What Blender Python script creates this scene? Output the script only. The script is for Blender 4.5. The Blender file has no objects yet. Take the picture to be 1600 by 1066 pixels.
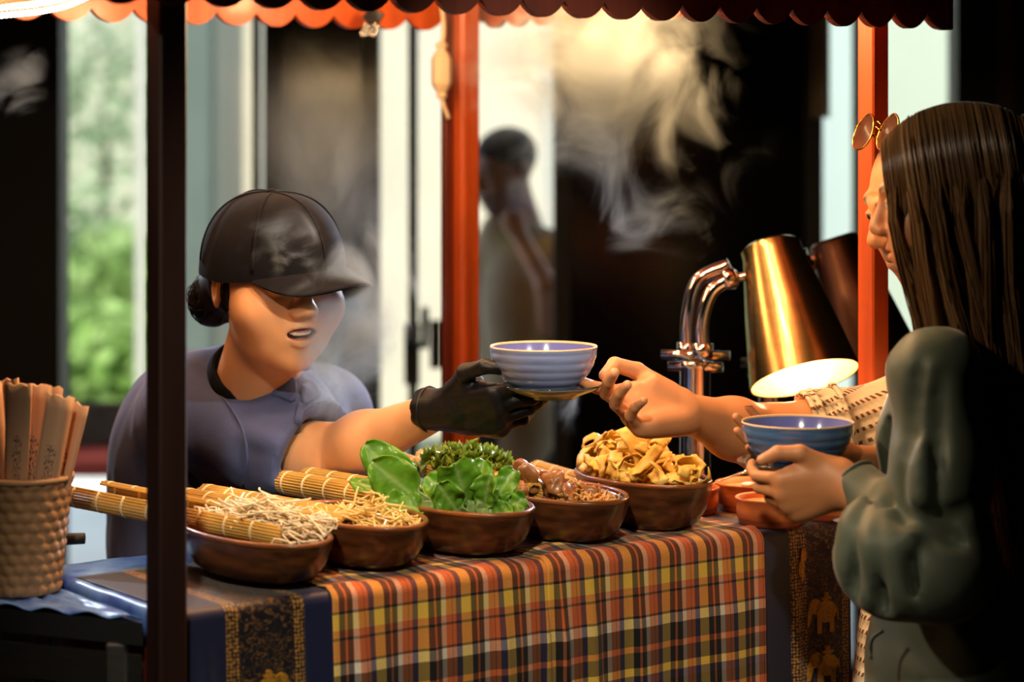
import bpy, math, random
import numpy as np
from mathutils import Vector, Matrix
random.seed(7); rng = np.random.default_rng(7)
sc = bpy.context.scene
COL = sc.collection
PI = math.pi

# ------------------------------------------------------------------ camera
F_PX, CX, HZ, CAMZ = 3778.0, 800.0, 185.0, 1.65          # 85 mm lens, level camera with a shifted lens
cam_d = bpy.data.cameras.new('camera'); cam = bpy.data.objects.new('camera', cam_d); COL.objects.link(cam)
cam.location = (0, 0, CAMZ); cam.rotation_euler = (PI/2, 0, 0)
cam_d.sensor_width = 36.0; cam_d.lens = F_PX/1600*36.0
cam_d.shift_y = -(533.0-HZ)/1600.0
cam_d.clip_start = 0.05; cam_d.clip_end = 200
cam_d.dof.use_dof = True; cam_d.dof.focus_distance = 3.66; cam_d.dof.aperture_fstop = 2.6
sc.camera = cam

def srgb(r, g, b):
    f = lambda c: c/12.92 if c <= 0.04045 else ((c+0.055)/1.055)**2.4
    return (f(r/255), f(g/255), f(b/255))

# ------------------------------------------------------------------ world, sun, added spots, exposure
w = bpy.data.worlds.new('world'); sc.world = w; w.use_nodes = True
bgn = w.node_tree.nodes['Background']; bgn.inputs[0].default_value = (0.66, 0.80, 1.0, 1); bgn.inputs[1].default_value = 1.5
sun_d = bpy.data.lights.new('sun', 'SUN'); sun_d.energy = 5.0; sun_d.angle = 0.02; sun_d.color = (1, .93, .82)
sun = bpy.data.objects.new('sun', sun_d); COL.objects.link(sun)
sun.rotation_euler = (math.radians(40), 0, math.radians(-14))
def lamp(name, kind, loc, energy, color, size=.1, aim=None, cone=None, blend=.5):
    d = bpy.data.lights.new(name, kind); d.energy = energy; d.color = color
    if kind == 'SPOT':
        d.spot_size = math.radians(cone); d.spot_blend = blend
    if kind == 'AREA': d.size = size
    else: d.shadow_soft_size = size
    o = bpy.data.objects.new(name, d); COL.objects.link(o); o.location = loc
    if aim is not None:
        o.rotation_euler = (Vector(aim)-Vector(loc)).to_track_quat('-Z', 'Y').to_euler()
    return o
WARM = (1.0, .69, .34)
# added spotlights; the low pair mimics window daylight (fixtures are built below)
SPOTS = [((-.30, .9, 2.95), (-.06, 3.48, .84), 215, 26, (1.0, .87, .66), 'added unseen ceiling spotlight behind the viewer aimed at the plaid cloths'),
         ((1.55, 1.5, 2.95), (-.26, 3.82, 1.27), 250, 14, (1.0, .83, .62), 'added unseen ceiling spotlight right of the viewer aimed at the server'),
         ((-2.1, 2.0, 2.95), (.60, 3.32, 1.25), 120, 20, (1.0, .84, .62), 'added unseen ceiling spotlight at the left aimed at the customers'),
         ((1.15, 6.3, 2.06), (-.22, 3.8, 1.26), 380, 18, (.68, .82, 1.0), 'added unseen pendant spotlight hanging low near the right windows'),
         ((-1.75, 5.8, 2.38), (-.35, 3.9, 1.25), 110, 26, (.72, .84, 1.0), 'added unseen pendant spotlight hanging low near the left window')]
for loc, aim, e, cone, c, _lb in SPOTS:
    lamp('added_spot_light', 'SPOT', loc, e, c, .05, aim, cone, .6)
sc.view_settings.view_transform = 'Standard'; sc.view_settings.look = 'None'
sc.view_settings.exposure = 0.12; sc.view_settings.gamma = 1.0; sc.view_settings.use_curve_mapping = False
cy = sc.cycles
cy.max_bounces = 6; cy.diffuse_bounces = 3; cy.glossy_bounces = 3; cy.transmission_bounces = 4
cy.volume_bounces = 0; cy.transparent_max_bounces = 12; cy.volume_step_rate = 0.35; cy.volume_max_steps = 128
cy.caustics_reflective = False; cy.caustics_refractive = False; cy.sample_clamp_indirect = 4.0

# ------------------------------------------------------------------ helpers
def P(px, py, Y):
    return np.array([(px-CX)/F_PX*Y, Y, CAMZ-(py-HZ)/F_PX*Y])
def nrm(v):
    v = np.asarray(v, float); return v/np.linalg.norm(v)
FL = np.array([-.456, 3.15]); US = np.array([.8057, .5923]); NS = np.array([-.5923, .8057])
def S(u, n, z):                                          # stall frame: u along the front to the right, n to the back
    p = FL+US*u+NS*n; return np.array([p[0], p[1], z])

MATS = {}
def new_mat(name):
    m = bpy.data.materials.new(name); m.use_nodes = True; MATS[name] = m
    return m, m.node_tree.nodes, m.node_tree.links, m.node_tree.nodes['Principled BSDF']
def mat(name, c, r=.5, m=0., var=0., vs=20, bump=0., bs=200, stretch=None, coat=0., sheen=0., sss=0., spec=.5, det=4., bd=.002, aniso=0., c2=None, trans=0., rim=None):
    M, N, L, b = new_mat(name)
    b.inputs['Base Color'].default_value = (*c, 1); b.inputs['Roughness'].default_value = r; b.inputs['Metallic'].default_value = m
    b.inputs['Specular IOR Level'].default_value = spec
    if coat: b.inputs['Coat Weight'].default_value = coat; b.inputs['Coat Roughness'].default_value = .12
    if sheen: b.inputs['Sheen Weight'].default_value = sheen; b.inputs['Sheen Roughness'].default_value = .4
    if sss:
        b.inputs['Subsurface Weight'].default_value = sss; b.inputs['Subsurface Radius'].default_value = (.012, .005, .003); b.inputs['Subsurface Scale'].default_value = 1.0
    if aniso: b.inputs['Anisotropic'].default_value = aniso
    if trans: b.inputs['Transmission Weight'].default_value = trans
    if var or bump or c2:
        tc = N.new('ShaderNodeTexCoord'); mp = N.new('ShaderNodeMapping'); L.new(tc.outputs['Object'], mp.inputs[0])
        if stretch: mp.inputs['Scale'].default_value = stretch
    if var or c2:
        n = N.new('ShaderNodeTexNoise'); n.inputs['Scale'].default_value = vs; n.inputs['Detail'].default_value = det; L.new(mp.outputs[0], n.inputs[0])
        rp = N.new('ShaderNodeValToRGB'); rp.color_ramp.elements[0].position = .3; rp.color_ramp.elements[1].position = .72
        lo = c2 if c2 else tuple(x*(1-var) for x in c); hi = c if c2 else tuple(min(1, x*(1+var)) for x in c)
        rp.color_ramp.elements[0].color = (*lo, 1); rp.color_ramp.elements[1].color = (*hi, 1)
        L.new(n.outputs[0], rp.inputs[0]); L.new(rp.outputs[0], b.inputs['Base Color'])
    if bump:
        n2 = N.new('ShaderNodeTexNoise'); n2.inputs['Scale'].default_value = bs; n2.inputs['Detail'].default_value = 3; L.new(mp.outputs[0], n2.inputs[0])
        bp = N.new('ShaderNodeBump'); bp.inputs['Strength'].default_value = bump; bp.inputs['Distance'].default_value = bd
        L.new(n2.outputs[0], bp.inputs['Height']); L.new(bp.outputs[0], b.inputs['Normal'])
    return M
def emis(name, c, s):
    M, N, L, b = new_mat(name); b.inputs['Base Color'].default_value = (*c, 1)
    b.inputs['Emission Color'].default_value = (*c, 1); b.inputs['Emission Strength'].default_value = s
    return M
def colmat(name, r=.5, sss=0., bump=0., bs=400, coat=0., spec=.5, trans=0.):
    M = mat(name, (1, 1, 1), r, bump=bump, bs=bs, sss=sss, coat=coat, spec=spec, bd=.001)
    N, L = M.node_tree.nodes, M.node_tree.links
    a = N.new('ShaderNodeVertexColor'); a.layer_name = 'Col'
    b = N['Principled BSDF']; L.new(a.outputs[0], b.inputs['Base Color'])
    if trans:
        t = N.new('ShaderNodeBsdfTranslucent'); L.new(a.outputs[0], t.inputs[0]); mx = N.new('ShaderNodeMixShader'); mx.inputs[0].default_value = trans
        L.new(b.outputs[0], mx.inputs[1]); L.new(t.outputs[0], mx.inputs[2]); L.new(mx.outputs[0], N['Material Output'].inputs['Surface'])
    return M

ORG = {}
def empty(name, loc, label=None, cat=None, group=None, kind=None):
    o = bpy.data.objects.new(name, None); COL.objects.link(o); o.location = tuple(float(x) for x in loc); o.empty_display_size = .05
    ORG[o.name] = np.array(loc, float); tag(o, label, cat, group, kind); return o
def tag(o, label=None, cat=None, group=None, kind=None):
    if label: o['label'] = label
    if cat: o['category'] = cat
    if group: o['group'] = group
    if kind: o['kind'] = kind
    return o
def obj(name, V, Fs, m, parent=None, smooth=True, org=None, cols=None, uvs=None, label=None, cat=None, group=None, kind=None, sharp=None):
    V = np.asarray(V, float)
    if parent is not None: o0 = ORG[parent.name]
    elif org is not None: o0 = np.asarray(org, float)
    else: o0 = np.array([(V[:, 0].min()+V[:, 0].max())/2, (V[:, 1].min()+V[:, 1].max())/2, V[:, 2].min()])
    me = bpy.data.meshes.new(name); W = V-o0
    if isinstance(Fs, np.ndarray):
        nf, k = Fs.shape
        me.vertices.add(len(W)); me.vertices.foreach_set('co', W.astype(np.float32).ravel())
        me.loops.add(nf*k); me.loops.foreach_set('vertex_index', Fs.astype(np.int32).ravel())
        me.polygons.add(nf); me.polygons.foreach_set('loop_start', np.arange(0, nf*k, k, dtype=np.int32))
        me.update(calc_edges=True); me.validate()
    else:
        me.from_pydata(W.tolist(), [], Fs)
    if smooth: me.polygons.foreach_set('use_smooth', np.ones(len(me.polygons), dtype=bool))
    if cols is not None:
        ca = me.color_attributes.new('Col', 'FLOAT_COLOR', 'POINT')
        cc = np.ones((len(V), 4), np.float32); cc[:, :3] = cols; ca.data.foreach_set('color', cc.ravel())
    if uvs is not None:
        ul = me.uv_layers.new(name='UVMap'); li = np.empty(len(me.loops), np.int32); me.loops.foreach_get('vertex_index', li)
        ul.data.foreach_set('uv', np.asarray(uvs, np.float32)[li].ravel())
    if m is not None: me.materials.append(m)
    o = bpy.data.objects.new(name, me); COL.objects.link(o)
    if parent is not None: o.parent = parent
    else: o.location = tuple(o0)
    ORG[o.name] = o0
    if sharp is not None and smooth:
        me.set_sharp_from_angle(angle=math.radians(sharp))
    return tag(o, label, cat, group, kind)

class MB:                                               # mesh collector
    def __init__(s): s.v = []; s.f = []; s.c = []; s.n = 0
    def add(s, V, Fs, c=None):
        V = np.asarray(V, float); s.v.append(V); s.f += [tuple(i+s.n for i in q) for q in Fs]
        if c is not None: s.c.append(np.broadcast_to(np.asarray(c, float), (len(V), 3)))
        s.n += len(V); return s
    def V(s): return np.concatenate(s.v)
    def build(s, name, m, parent=None, **k):
        return obj(name, s.V(), s.f, m, parent, cols=np.concatenate(s.c) if s.c else None, **k)

def box(lo, hi, R=None, o=None, bev=0.0):
    lo = np.array(lo, float); hi = np.array(hi, float)
    if bev <= 0:
        V = np.array([[x, y, z] for x in (lo[0], hi[0]) for y in (lo[1], hi[1]) for z in (lo[2], hi[2])])
        Fs = [(0, 1, 3, 2), (4, 6, 7, 5), (0, 4, 5, 1), (2, 3, 7, 6), (0, 2, 6, 4), (1, 5, 7, 3)]
    else:
        b = bev; V = []; Fs = []
        idx = {}
        for x in (0, 1):
            for y in (0, 1):
                for z in (0, 1):
                    c = [(lo, hi)[x][0], (lo, hi)[y][1], (lo, hi)[z][2]]; sg = [1-2*x, 1-2*y, 1-2*z]
                    for a in range(3):
                        p = [c[k]+(sg[k]*b if k != a else 0) for k in range(3)]; idx[(x, y, z, a)] = len(V); V.append(p)
        def q(a, s):
            o1, o2 = [k for k in range(3) if k != a]
            r = []
            for i, j in ((0, 0), (1, 0), (1, 1), (0, 1)):
                k = [0, 0, 0]; k[a] = s; k[o1] = i; k[o2] = j; r.append(idx[(*k, a)])
            flip = (s == 0) != (a == 1)
            return tuple(r[::-1] if flip else r)
        for a in range(3):
            for s in (0, 1): Fs.append(q(a, s))
        for a in range(3):                               # edge chamfers along axis a
            o1, o2 = [k for k in range(3) if k != a]
            for i in (0, 1):
                for j in (0, 1):
                    k0 = [0, 0, 0]; k0[o1] = i; k0[o2] = j; k1 = list(k0); k1[a] = 1
                    Fs.append((idx[(*k0, o1)], idx[(*k1, o1)], idx[(*k1, o2)], idx[(*k0, o2)]))
        for x in (0, 1):
            for y in (0, 1):
                for z in (0, 1): Fs.append((idx[(x, y, z, 0)], idx[(x, y, z, 1)], idx[(x, y, z, 2)]))
        V = np.array(V)
    if R is not None: V = V @ np.asarray(R).T
    if o is not None: V = V+np.asarray(o)
    return V, Fs
RS = np.array([[US[0], NS[0], 0], [US[1], NS[1], 0], [0, 0, 1]])   # stall rotation
def sbox(u0, u1, n0, n1, z0, z1, bev=.003):
    return box((u0, n0, z0), (u1, n1, z1), RS, (FL[0], FL[1], 0), bev)

def frame_of(d):
    d = nrm(d); a = np.array([0, 0, 1.]) if abs(d[2]) < .9 else np.array([1., 0, 0])
    x = nrm(np.cross(a, d)); y = np.cross(d, x); return x, y, d
def catmull(pts, n):
    pts = np.asarray(pts, float)
    if len(pts) == 2: t = np.linspace(0, 1, n)[:, None]; return pts[0]*(1-t)+pts[1]*t
    p = np.vstack([2*pts[0]-pts[1], pts, 2*pts[-1]-pts[-2]]); k = len(pts)-1
    out = []
    for s in np.linspace(0, k-1e-9, n):
        i = int(s); t = s-i; a, b, c, d = p[i:i+4]
        out.append(.5*((2*b)+(c-a)*t+(2*a-5*b+4*c-d)*t*t+(3*b-a-3*c+d)*t**3))
    return np.array(out)
def tube(pts, r, seg=8, n=None, caps=True, flat=1.0, up=None):
    pts = np.asarray(pts, float)
    if n: pts = catmull(pts, n)
    m = len(pts); rr = np.broadcast_to(np.asarray(r, float), (m,)) if np.ndim(r) == 0 else np.interp(np.linspace(0, 1, m), np.linspace(0, 1, len(r)), r)
    T = np.gradient(pts, axis=0); T /= np.linalg.norm(T, axis=1)[:, None]+1e-12
    x = frame_of(T[0])[0] if up is None else nrm(np.cross(up, T[0])); V = []
    a = np.linspace(0, 2*PI, seg, endpoint=False)
    for i in range(m):
        x = nrm(x-T[i]*np.dot(x, T[i])); y = np.cross(T[i], x)
        V.append(pts[i]+rr[i]*(np.cos(a)[:, None]*x+flat*np.sin(a)[:, None]*y))
    V = np.concatenate(V); Fs = [(i*seg+j, i*seg+(j+1) % seg, (i+1)*seg+(j+1) % seg, (i+1)*seg+j) for i in range(m-1) for j in range(seg)]
    if caps: Fs += [tuple(range(seg))[::-1], tuple((m-1)*seg+j for j in range(seg))]
    return V, Fs
def lathe(prof, seg=48, o=(0, 0, 0), ax=None, sx=1., sy=1., R=None, wob=None):
    """prof: [(r, z)], open chain; elliptical with sx, sy; ax = axis direction or R = 3x3 columns"""
    a = np.linspace(0, 2*PI, seg, endpoint=False); V = []
    for i, (r, z) in enumerate(prof):
        rr = r*np.ones(seg) if wob is None else r*(1+wob(a, i))
        V.append(np.stack([rr*np.cos(a)*sx, rr*np.sin(a)*sy, np.full(seg, z)], 1))
    V = np.concatenate(V); m = len(prof)
    Fs = [(i*seg+j, i*seg+(j+1) % seg, (i+1)*seg+(j+1) % seg, (i+1)*seg+j) for i in range(m-1) for j in range(seg)]
    if ax is not None: R = np.stack(frame_of(ax), 1)
    if R is not None: V = V @ np.asarray(R).T
    return V+np.asarray(o), Fs
def grid_faces(nu, nv, close_u=False):
    Fs = []
    for i in range(nu if close_u else nu-1):
        for j in range(nv-1):
            i2 = (i+1) % nu; Fs.append((i*nv+j, i2*nv+j, i2*nv+j+1, i*nv+j+1))
    return Fs
def sheet(G, th=0.002):
    """closed thin sheet from a grid of points G[nu, nv, 3], thickened to both sides"""
    G = np.asarray(G, float); nu, nv = G.shape[:2]
    du = np.gradient(G, axis=0); dv = np.gradient(G, axis=1); N = np.cross(du, dv); N /= np.linalg.norm(N, axis=2)[..., None]+1e-12
    A = (G+N*th/2).reshape(-1, 3); B = (G-N*th/2).reshape(-1, 3); k = nu*nv; f = grid_faces(nu, nv)
    Fs = list(f)+[tuple(i+k for i in q[::-1]) for q in f]
    bd = [(i*nv) for i in range(nu)]+[(nu-1)*nv+j for j in range(1, nv)]+[i*nv+nv-1 for i in range(nu-2, -1, -1)]+[j for j in range(nv-2, 0, -1)]
    for i in range(len(bd)):
        a, b = bd[i], bd[(i+1) % len(bd)]; Fs.append((b, a, a+k, b+k))
    return np.vstack([A, B]), Fs

# signed distance field sculpting (one continuous skin from blended shapes)
class Field:
    def __init__(s, lo, hi, h):
        s.lo = np.array(lo, float); s.h = h; s.n = np.ceil((np.array(hi)-s.lo)/h).astype(int)+1
        s.D = np.full(s.n, 9., np.float32)
        s.ax = [(s.lo[k]+h*np.arange(s.n[k])).astype(np.float32) for k in range(3)]
    def blk(s, lo, hi):
        sl = []
        for k in range(3):
            a = int(np.clip(np.floor((lo[k]-s.lo[k])/s.h), 0, s.n[k])); b = int(np.clip(np.ceil((hi[k]-s.lo[k])/s.h)+1, 0, s.n[k])); sl.append(slice(a, b))
        sl = tuple(sl); g = (s.ax[0][sl[0]][:, None, None], s.ax[1][sl[1]][None, :, None], s.ax[2][sl[2]][None, None, :]); return sl, g
    def put(s, sl, d, k, sub):
        A = s.D[sl]
        if A.size == 0: return
        if sub:
            d = -d
            if k > 0: hh = np.maximum(k-np.abs(A-d), 0)/k; s.D[sl] = np.maximum(A, d)+hh*hh*k/4
            else: s.D[sl] = np.maximum(A, d)
        else:
            if k > 0: hh = np.maximum(k-np.abs(A-d), 0)/k; s.D[sl] = np.minimum(A, d)-hh*hh*k/4
            else: s.D[sl] = np.minimum(A, d)
    def cone(s, a, b, ra, rb, k=.01, sub=False):
        a = np.asarray(a, float); b = np.asarray(b, float); pad = max(ra, rb)+k+2*s.h
        sl, (x, y, z) = s.blk(np.minimum(a, b)-pad, np.maximum(a, b)+pad)
        ab = b-a; L2 = float(ab@ab)+1e-12
        t = np.clip(((x-a[0])*ab[0]+(y-a[1])*ab[1]+(z-a[2])*ab[2])/L2, 0, 1)
        d = np.sqrt((x-a[0]-t*ab[0])**2+(y-a[1]-t*ab[1])**2+(z-a[2]-t*ab[2])**2)-(ra+t*(rb-ra)); s.put(sl, d.astype(np.float32), k, sub); return s
    def ell(s, c, r, R=None, k=.01, sub=False):
        c = np.asarray(c, float); r = np.asarray(r, float); pad = r.max()+k+2*s.h if R is not None else r+k+2*s.h
        sl, (x, y, z) = s.blk(c-pad, c+pad); X, Yq, Z = x-c[0], y-c[1], z-c[2]
        if R is not None:
            R = np.asarray(R); q = [R[0, i]*X+R[1, i]*Yq+R[2, i]*Z for i in range(3)]
        else: q = [X, Yq, Z]
        k0 = np.sqrt((q[0]/r[0])**2+(q[1]/r[1])**2+(q[2]/r[2])**2); k1 = np.sqrt((q[0]/r[0]**2)**2+(q[1]/r[1]**2)**2+(q[2]/r[2]**2)**2)+1e-9
        s.put(sl, (k0*(k0-1)/k1).astype(np.float32), k, sub); return s
    def chain(s, pts, rad, k=.01, n=None, sub=False):
        pts = np.asarray(pts, float)
        if n: rad = np.interp(np.linspace(0, 1, n), np.linspace(0, 1, len(rad)), rad); pts = catmull(pts, n)
        for i in range(len(pts)-1): s.cone(pts[i], pts[i+1], rad[i], rad[i+1], k, sub)
        return s
    def cut(s, p, nv, k=0.):
        """remove everything on the side of plane p that nv points to"""
        sl, (x, y, z) = s.blk(s.lo, s.lo+s.h*s.n); nv = nrm(nv)
        s.put(sl, (-((x-p[0])*nv[0]+(y-p[1])*nv[1]+(z-p[2])*nv[2])).astype(np.float32), k, True); return s
    def mesh(s, smooth=1):
        D = s.D; n = D.shape; sg = D < 0
        cnt = np.zeros(tuple(i-1 for i in n), np.int8)
        C = [(i, j, k) for i in (0, 1) for j in (0, 1) for k in (0, 1)]
        for i, j, k in C: cnt += sg[i:n[0]-1+i, j:n[1]-1+j, k:n[2]-1+k]
        act = np.argwhere((cnt > 0) & (cnt < 8)); vid = np.full(cnt.shape, -1, np.int32); vid[tuple(act.T)] = np.arange(len(act))
        vals = np.stack([D[act[:, 0]+i, act[:, 1]+j, act[:, 2]+k] for i, j, k in C], 1)
        acc = np.zeros((len(act), 3)); m = np.zeros(len(act))
        for a in range(8):
            for b in range(a+1, 8):
                ca, cb = np.array(C[a]), np.array(C[b])
                if np.abs(ca-cb).sum() != 1: continue
                va, vb = vals[:, a], vals[:, b]; cr = (va < 0) != (vb < 0); t = np.where(cr, va/np.where(cr, va-vb, 1), 0)
                acc += np.where(cr[:, None], ca+t[:, None]*(cb-ca), 0); m += cr
        V = s.lo+s.h*(act+acc/m[:, None]); Q = []
        for ax in range(3):
            s0 = [slice(None)]*3; s1 = [slice(None)]*3; s0[ax] = slice(0, n[ax]-1); s1[ax] = slice(1, n[ax])
            ch = np.argwhere(sg[tuple(s0)] != sg[tuple(s1)]); o1, o2 = (ax+1) % 3, (ax+2) % 3
            ok = (ch[:, o1] > 0) & (ch[:, o2] > 0) & (ch[:, o1] < n[o1]-1) & (ch[:, o2] < n[o2]-1); ch = ch[ok]
            ins = sg[tuple(s0)][tuple(ch.T)]; q = []
            for d1, d2 in ((-1, -1), (0, -1), (0, 0), (-1, 0)):
                c = ch.copy(); c[:, o1] += d1; c[:, o2] += d2; q.append(vid[tuple(c.T)])
            q = np.stack(q, 1); q[~ins] = q[~ins][:, ::-1]; Q.append(q)
        Fq = np.concatenate(Q)
        for _ in range(smooth):                          # light relaxation along the quads
            A = np.zeros_like(V); w_ = np.zeros(len(V))
            for a, b in ((0, 1), (1, 2), (2, 3), (3, 0)):
                np.add.at(A, Fq[:, a], V[Fq[:, b]]); np.add.at(w_, Fq[:, a], 1); np.add.at(A, Fq[:, b], V[Fq[:, a]]); np.add.at(w_, Fq[:, b], 1)
            V = V*.5+.5*A/np.maximum(w_, 1)[:, None]
        return V, Fq
def join(*ms):
    Vs, Fs, n = [], [], 0
    for V, q in ms: Vs.append(V); Fs.append(q+n); n += len(V)
    return np.concatenate(Vs), np.concatenate(Fs)

def vnoise(Pn, scale, seed=0):                           # smooth sine noise for wrinkles
    r = np.random.default_rng(seed); out = np.zeros(len(Pn))
    for _ in range(7):
        k = r.normal(size=3)*scale; out += np.sin(Pn @ k+r.uniform(0, 6.28))
    return out/7

# ------------------------------------------------------------------ materials
m_black = mat('black_paint', (.006, .006, .007), .6)
m_dkglass = mat('dark_glass', (.006, .006, .008), .12, spec=.35)
m_cream = mat('cream_render', srgb(236, 226, 202), .85, var=.06, vs=2)
m_white = mat('white_frame', srgb(215, 212, 198), .5)
m_grey = mat('grey_green_stone', srgb(112, 124, 114), .8, var=.15, vs=1.5)
m_pale = mat('pale_green_render', srgb(205, 214, 192), .8, var=.08, vs=1.2)
m_paleblue = mat('pale_blue_render', srgb(208, 224, 222), .8, var=.05, vs=1.2)
m_floor = mat('floor_concrete', srgb(60, 55, 50), .5, var=.2, vs=4)
m_pave = mat('pale_paving', srgb(225, 222, 215), .8, var=.06, vs=2)
m_lawn = mat('lawn', srgb(120, 150, 60), .9, var=.35, vs=9)
m_wood = mat('red_stained_wood', srgb(186, 80, 30), .42, var=.22, vs=7, stretch=(6, 6, .6), bump=.12, bs=60, coat=.15)
m_woodd = mat('darkened_red_wood', srgb(92, 34, 18), .45, var=.22, vs=7, stretch=(6, 6, .6), bump=.12, bs=60)  # darker copy of the red wood; carries the backlit front fascia's shade
m_brownw = mat('brown_cladding', srgb(70, 45, 32), .6, var=.2, vs=4)
m_steel = mat('brushed_steel', (.55, .55, .54), .3, 1., var=.1, vs=30, stretch=(1, 1, 12))
m_chrome = mat('chrome', (.72, .71, .70), .1, 1.)
m_brass = mat('brushed_brass', srgb(176, 150, 96), .24, 1., var=.1, vs=14, stretch=(1, 1, 6))
m_copper = mat('dark_copper', srgb(120, 84, 66), .3, 1., var=.2, vs=12)
def m_pane():
    M, N, L, b = new_mat('window_glass'); out = N['Material Output']
    t = N.new('ShaderNodeBsdfTransparent'); t.inputs[0].default_value = (.95, .97, .96, 1)
    g = N.new('ShaderNodeBsdfGlossy'); g.inputs['Roughness'].default_value = .05; mx = N.new('ShaderNodeMixShader'); mx.inputs[0].default_value = .06
    L.new(t.outputs[0], mx.inputs[1]); L.new(g.outputs[0], mx.inputs[2]); L.new(mx.outputs[0], out.inputs['Surface']); return M
m_glass = m_pane()

# ------------------------------------------------------------------ the hall: floor, ceiling, walls, glazed front
FY = 7.0; fx = lambda px, Y=FY: (px-CX)/F_PX*Y
def sbx(name, lo, hi, m, parent=None, bev=0, **k):
    V, q = box(lo, hi, bev=bev); return obj(name, V, q, m, parent, smooth=False, **k)
sbx('floor', (-3.2, -1, -.05), (3.2, FY+.15, 0), m_floor, kind='structure')
sbx('ceiling', (-3.35, -1.15, 3.0), (3.35, FY+.9, 3.1), m_black, kind='structure')
sbx('wall_left', (-3.3, -1, 0), (-3.2, FY+.15, 3), m_black, kind='structure')
sbx('wall_right', (3.2, -1, 0), (3.3, FY+.15, 3), m_black, kind='structure')
sbx('wall_front', (-3.3, -1.1, 0), (3.3, -1, 3), m_black, kind='structure')
wb = empty('wall_back', (0, FY, 0), kind='structure')
sbx('pier', (-3.2, FY, 0), (fx(93), FY+.15, 3), m_black, wb)
sbx('pier', (fx(1495), FY, 0), (3.2, FY+.15, 3), m_black, wb)
sbx('cladding_strip', (fx(1558), FY-.03, 0), (fx(1582), FY, 3), m_brownw, wb)
def panelled_door(name, p0, p1):
    e = empty(name, (fx((p0+p1)/2), FY+.05, 0), kind='structure')
    sbx('panel', (fx(p0)+.05, FY+.03, .1), (fx(p1)-.05, FY+.07, 2.9), m_dkglass, e)
    for a, b in ((fx(p0), fx(p0)+.05), (fx(p1)-.05, fx(p1))):
        sbx('door_stile', (a, FY, 0), (b, FY+.1, 3), m_black, e)
    sbx('door_rail', (fx(p0)+.05, FY, 0), (fx(p1)-.05, FY+.1, .1), m_black, e)
    sbx('door_rail', (fx(p0)+.05, FY, 2.9), (fx(p1)-.05, FY+.1, 3), m_black, e)
    return e
panelled_door('door_1', 412, 592); panelled_door('door_2', 865, 1286)
def window(name, p0, p1, mulls):
    e = empty(name, (fx((p0+p1)/2), FY+.05, 0), kind='structure')
    xs = [fx(p0)]
    for a, b, m in mulls:
        sbx('mullion', (fx(a), FY-.01, .0), (fx(b), FY+.1, 3), m, e); 
    edges = [p0]+[v for a, b, m in mulls for v in (a, b)]+[p1]
    for a, b in zip(edges[0::2], edges[1::2]):
        if b-a > 6: sbx('pane', (fx(a), FY+.05, .06), (fx(b), FY+.056, 2.95), m_glass, e)
    sbx('window_sill', (fx(p0), FY, 0), (fx(p1), FY+.1, .06), m_black, e)
    sbx('window_head', (fx(p0), FY, 2.95), (fx(p1), FY+.1, 3), m_black, e)
    return e
window('window_1', 93, 412, [(394, 402, m_black)])
w2 = window('window_2', 592, 865, [(638, 651, m_black)])
V, q = tube([P(640, 540, 6.97), P(664, 540, 6.9), P(664, 500, 6.9), P(664, 480, 6.9)], .012, 8); obj('door_handle', V, q, m_black, w2)
sbx('lock_plate', tuple(P(632, 600, 6.99)-[0, .02, 0]), tuple(P(656, 505, 6.99)), m_black, w2)
sbx('lock_plate', tuple(P(672, 575, 6.97)-[0, .02, 0]), tuple(P(690, 500, 6.97)), m_black, w2)
window('window_3', 1286, 1495, [(1338, 1346, m_black)])
# hanging blind in the right window
V, q = sheet(np.array([[P(px, py, 6.9)+[0, .02*math.sin(px*.35), 0] for py in np.linspace(-200, 184, 8)] for px in np.linspace(1268, 1298, 16)]), .004)
obj('fabric_blind', V, q, mat('beige_blind', srgb(196, 178, 148), .8), label='narrow beige fabric blind hanging in the window left of the right post', cat='blind')
# housings made up for the added spotlights
for loc, aim, e, cone, c, lb in SPOTS:
    d = nrm(np.array(aim)-np.array(loc)); o = np.array(loc)
    e_ = empty('added_spotlight', (loc[0], loc[1], 2.99), lb, 'spotlight')
    V, q = lathe([(.001, -.12), (.05, -.12), (.055, -.1), (.055, -.03), (.05, -.03), (.05, -.1), (.001, -.1)], 24, o, d); obj('can', V, q, m_black, e_)
    V, q = tube([o-d*.1, [loc[0], loc[1], 2.99]], .012, 8); obj('stem', V, q, m_black, e_)

# ------------------------------------------------------------------ outdoors
sbx('paving', (-14, FY+.15, -.04), (14, 12.7, 0), m_pave, kind='structure')
sbx('lawn', (-14, 12.7, -.04), (14, 60, -.005), m_lawn, kind='structure')
def wallpx(name, p0, p1, Y, m, lab, z1=4.2, cat='wall'):
    e = empty(name, (fx((p0+p1)/2, Y), Y, 0), lab, cat)
    sbx('wall_panel', (fx(p0, Y), Y, 0), (fx(p1, Y), Y+.25, z1), m, e)
    sbx('plinth', (fx(p0, Y)-.01, Y-.03, 0), (fx(p1, Y)+.01, Y, .25), m_grey, e); return e
wallpx('garden_wall', 322, 470, 10.4, m_cream, 'tall sunlit cream wall outside behind the server')
wallpx('garden_wall', 560, 860, 10.6, m_cream, 'tall sunlit cream wall outside behind the centre post')
wallpx('stone_pillar', 262, 326, 10.0, m_grey, 'grey stone pillar outside just right of the front left post', cat='pillar')
wallpx('garden_wall', 1240, 1345, 10.4, m_paleblue, 'pale blue wall outside seen left of the right post')
wallpx('garden_wall', 1345, 1560, 10.2, m_pale, 'pale green wall outside above the person in green')
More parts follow.
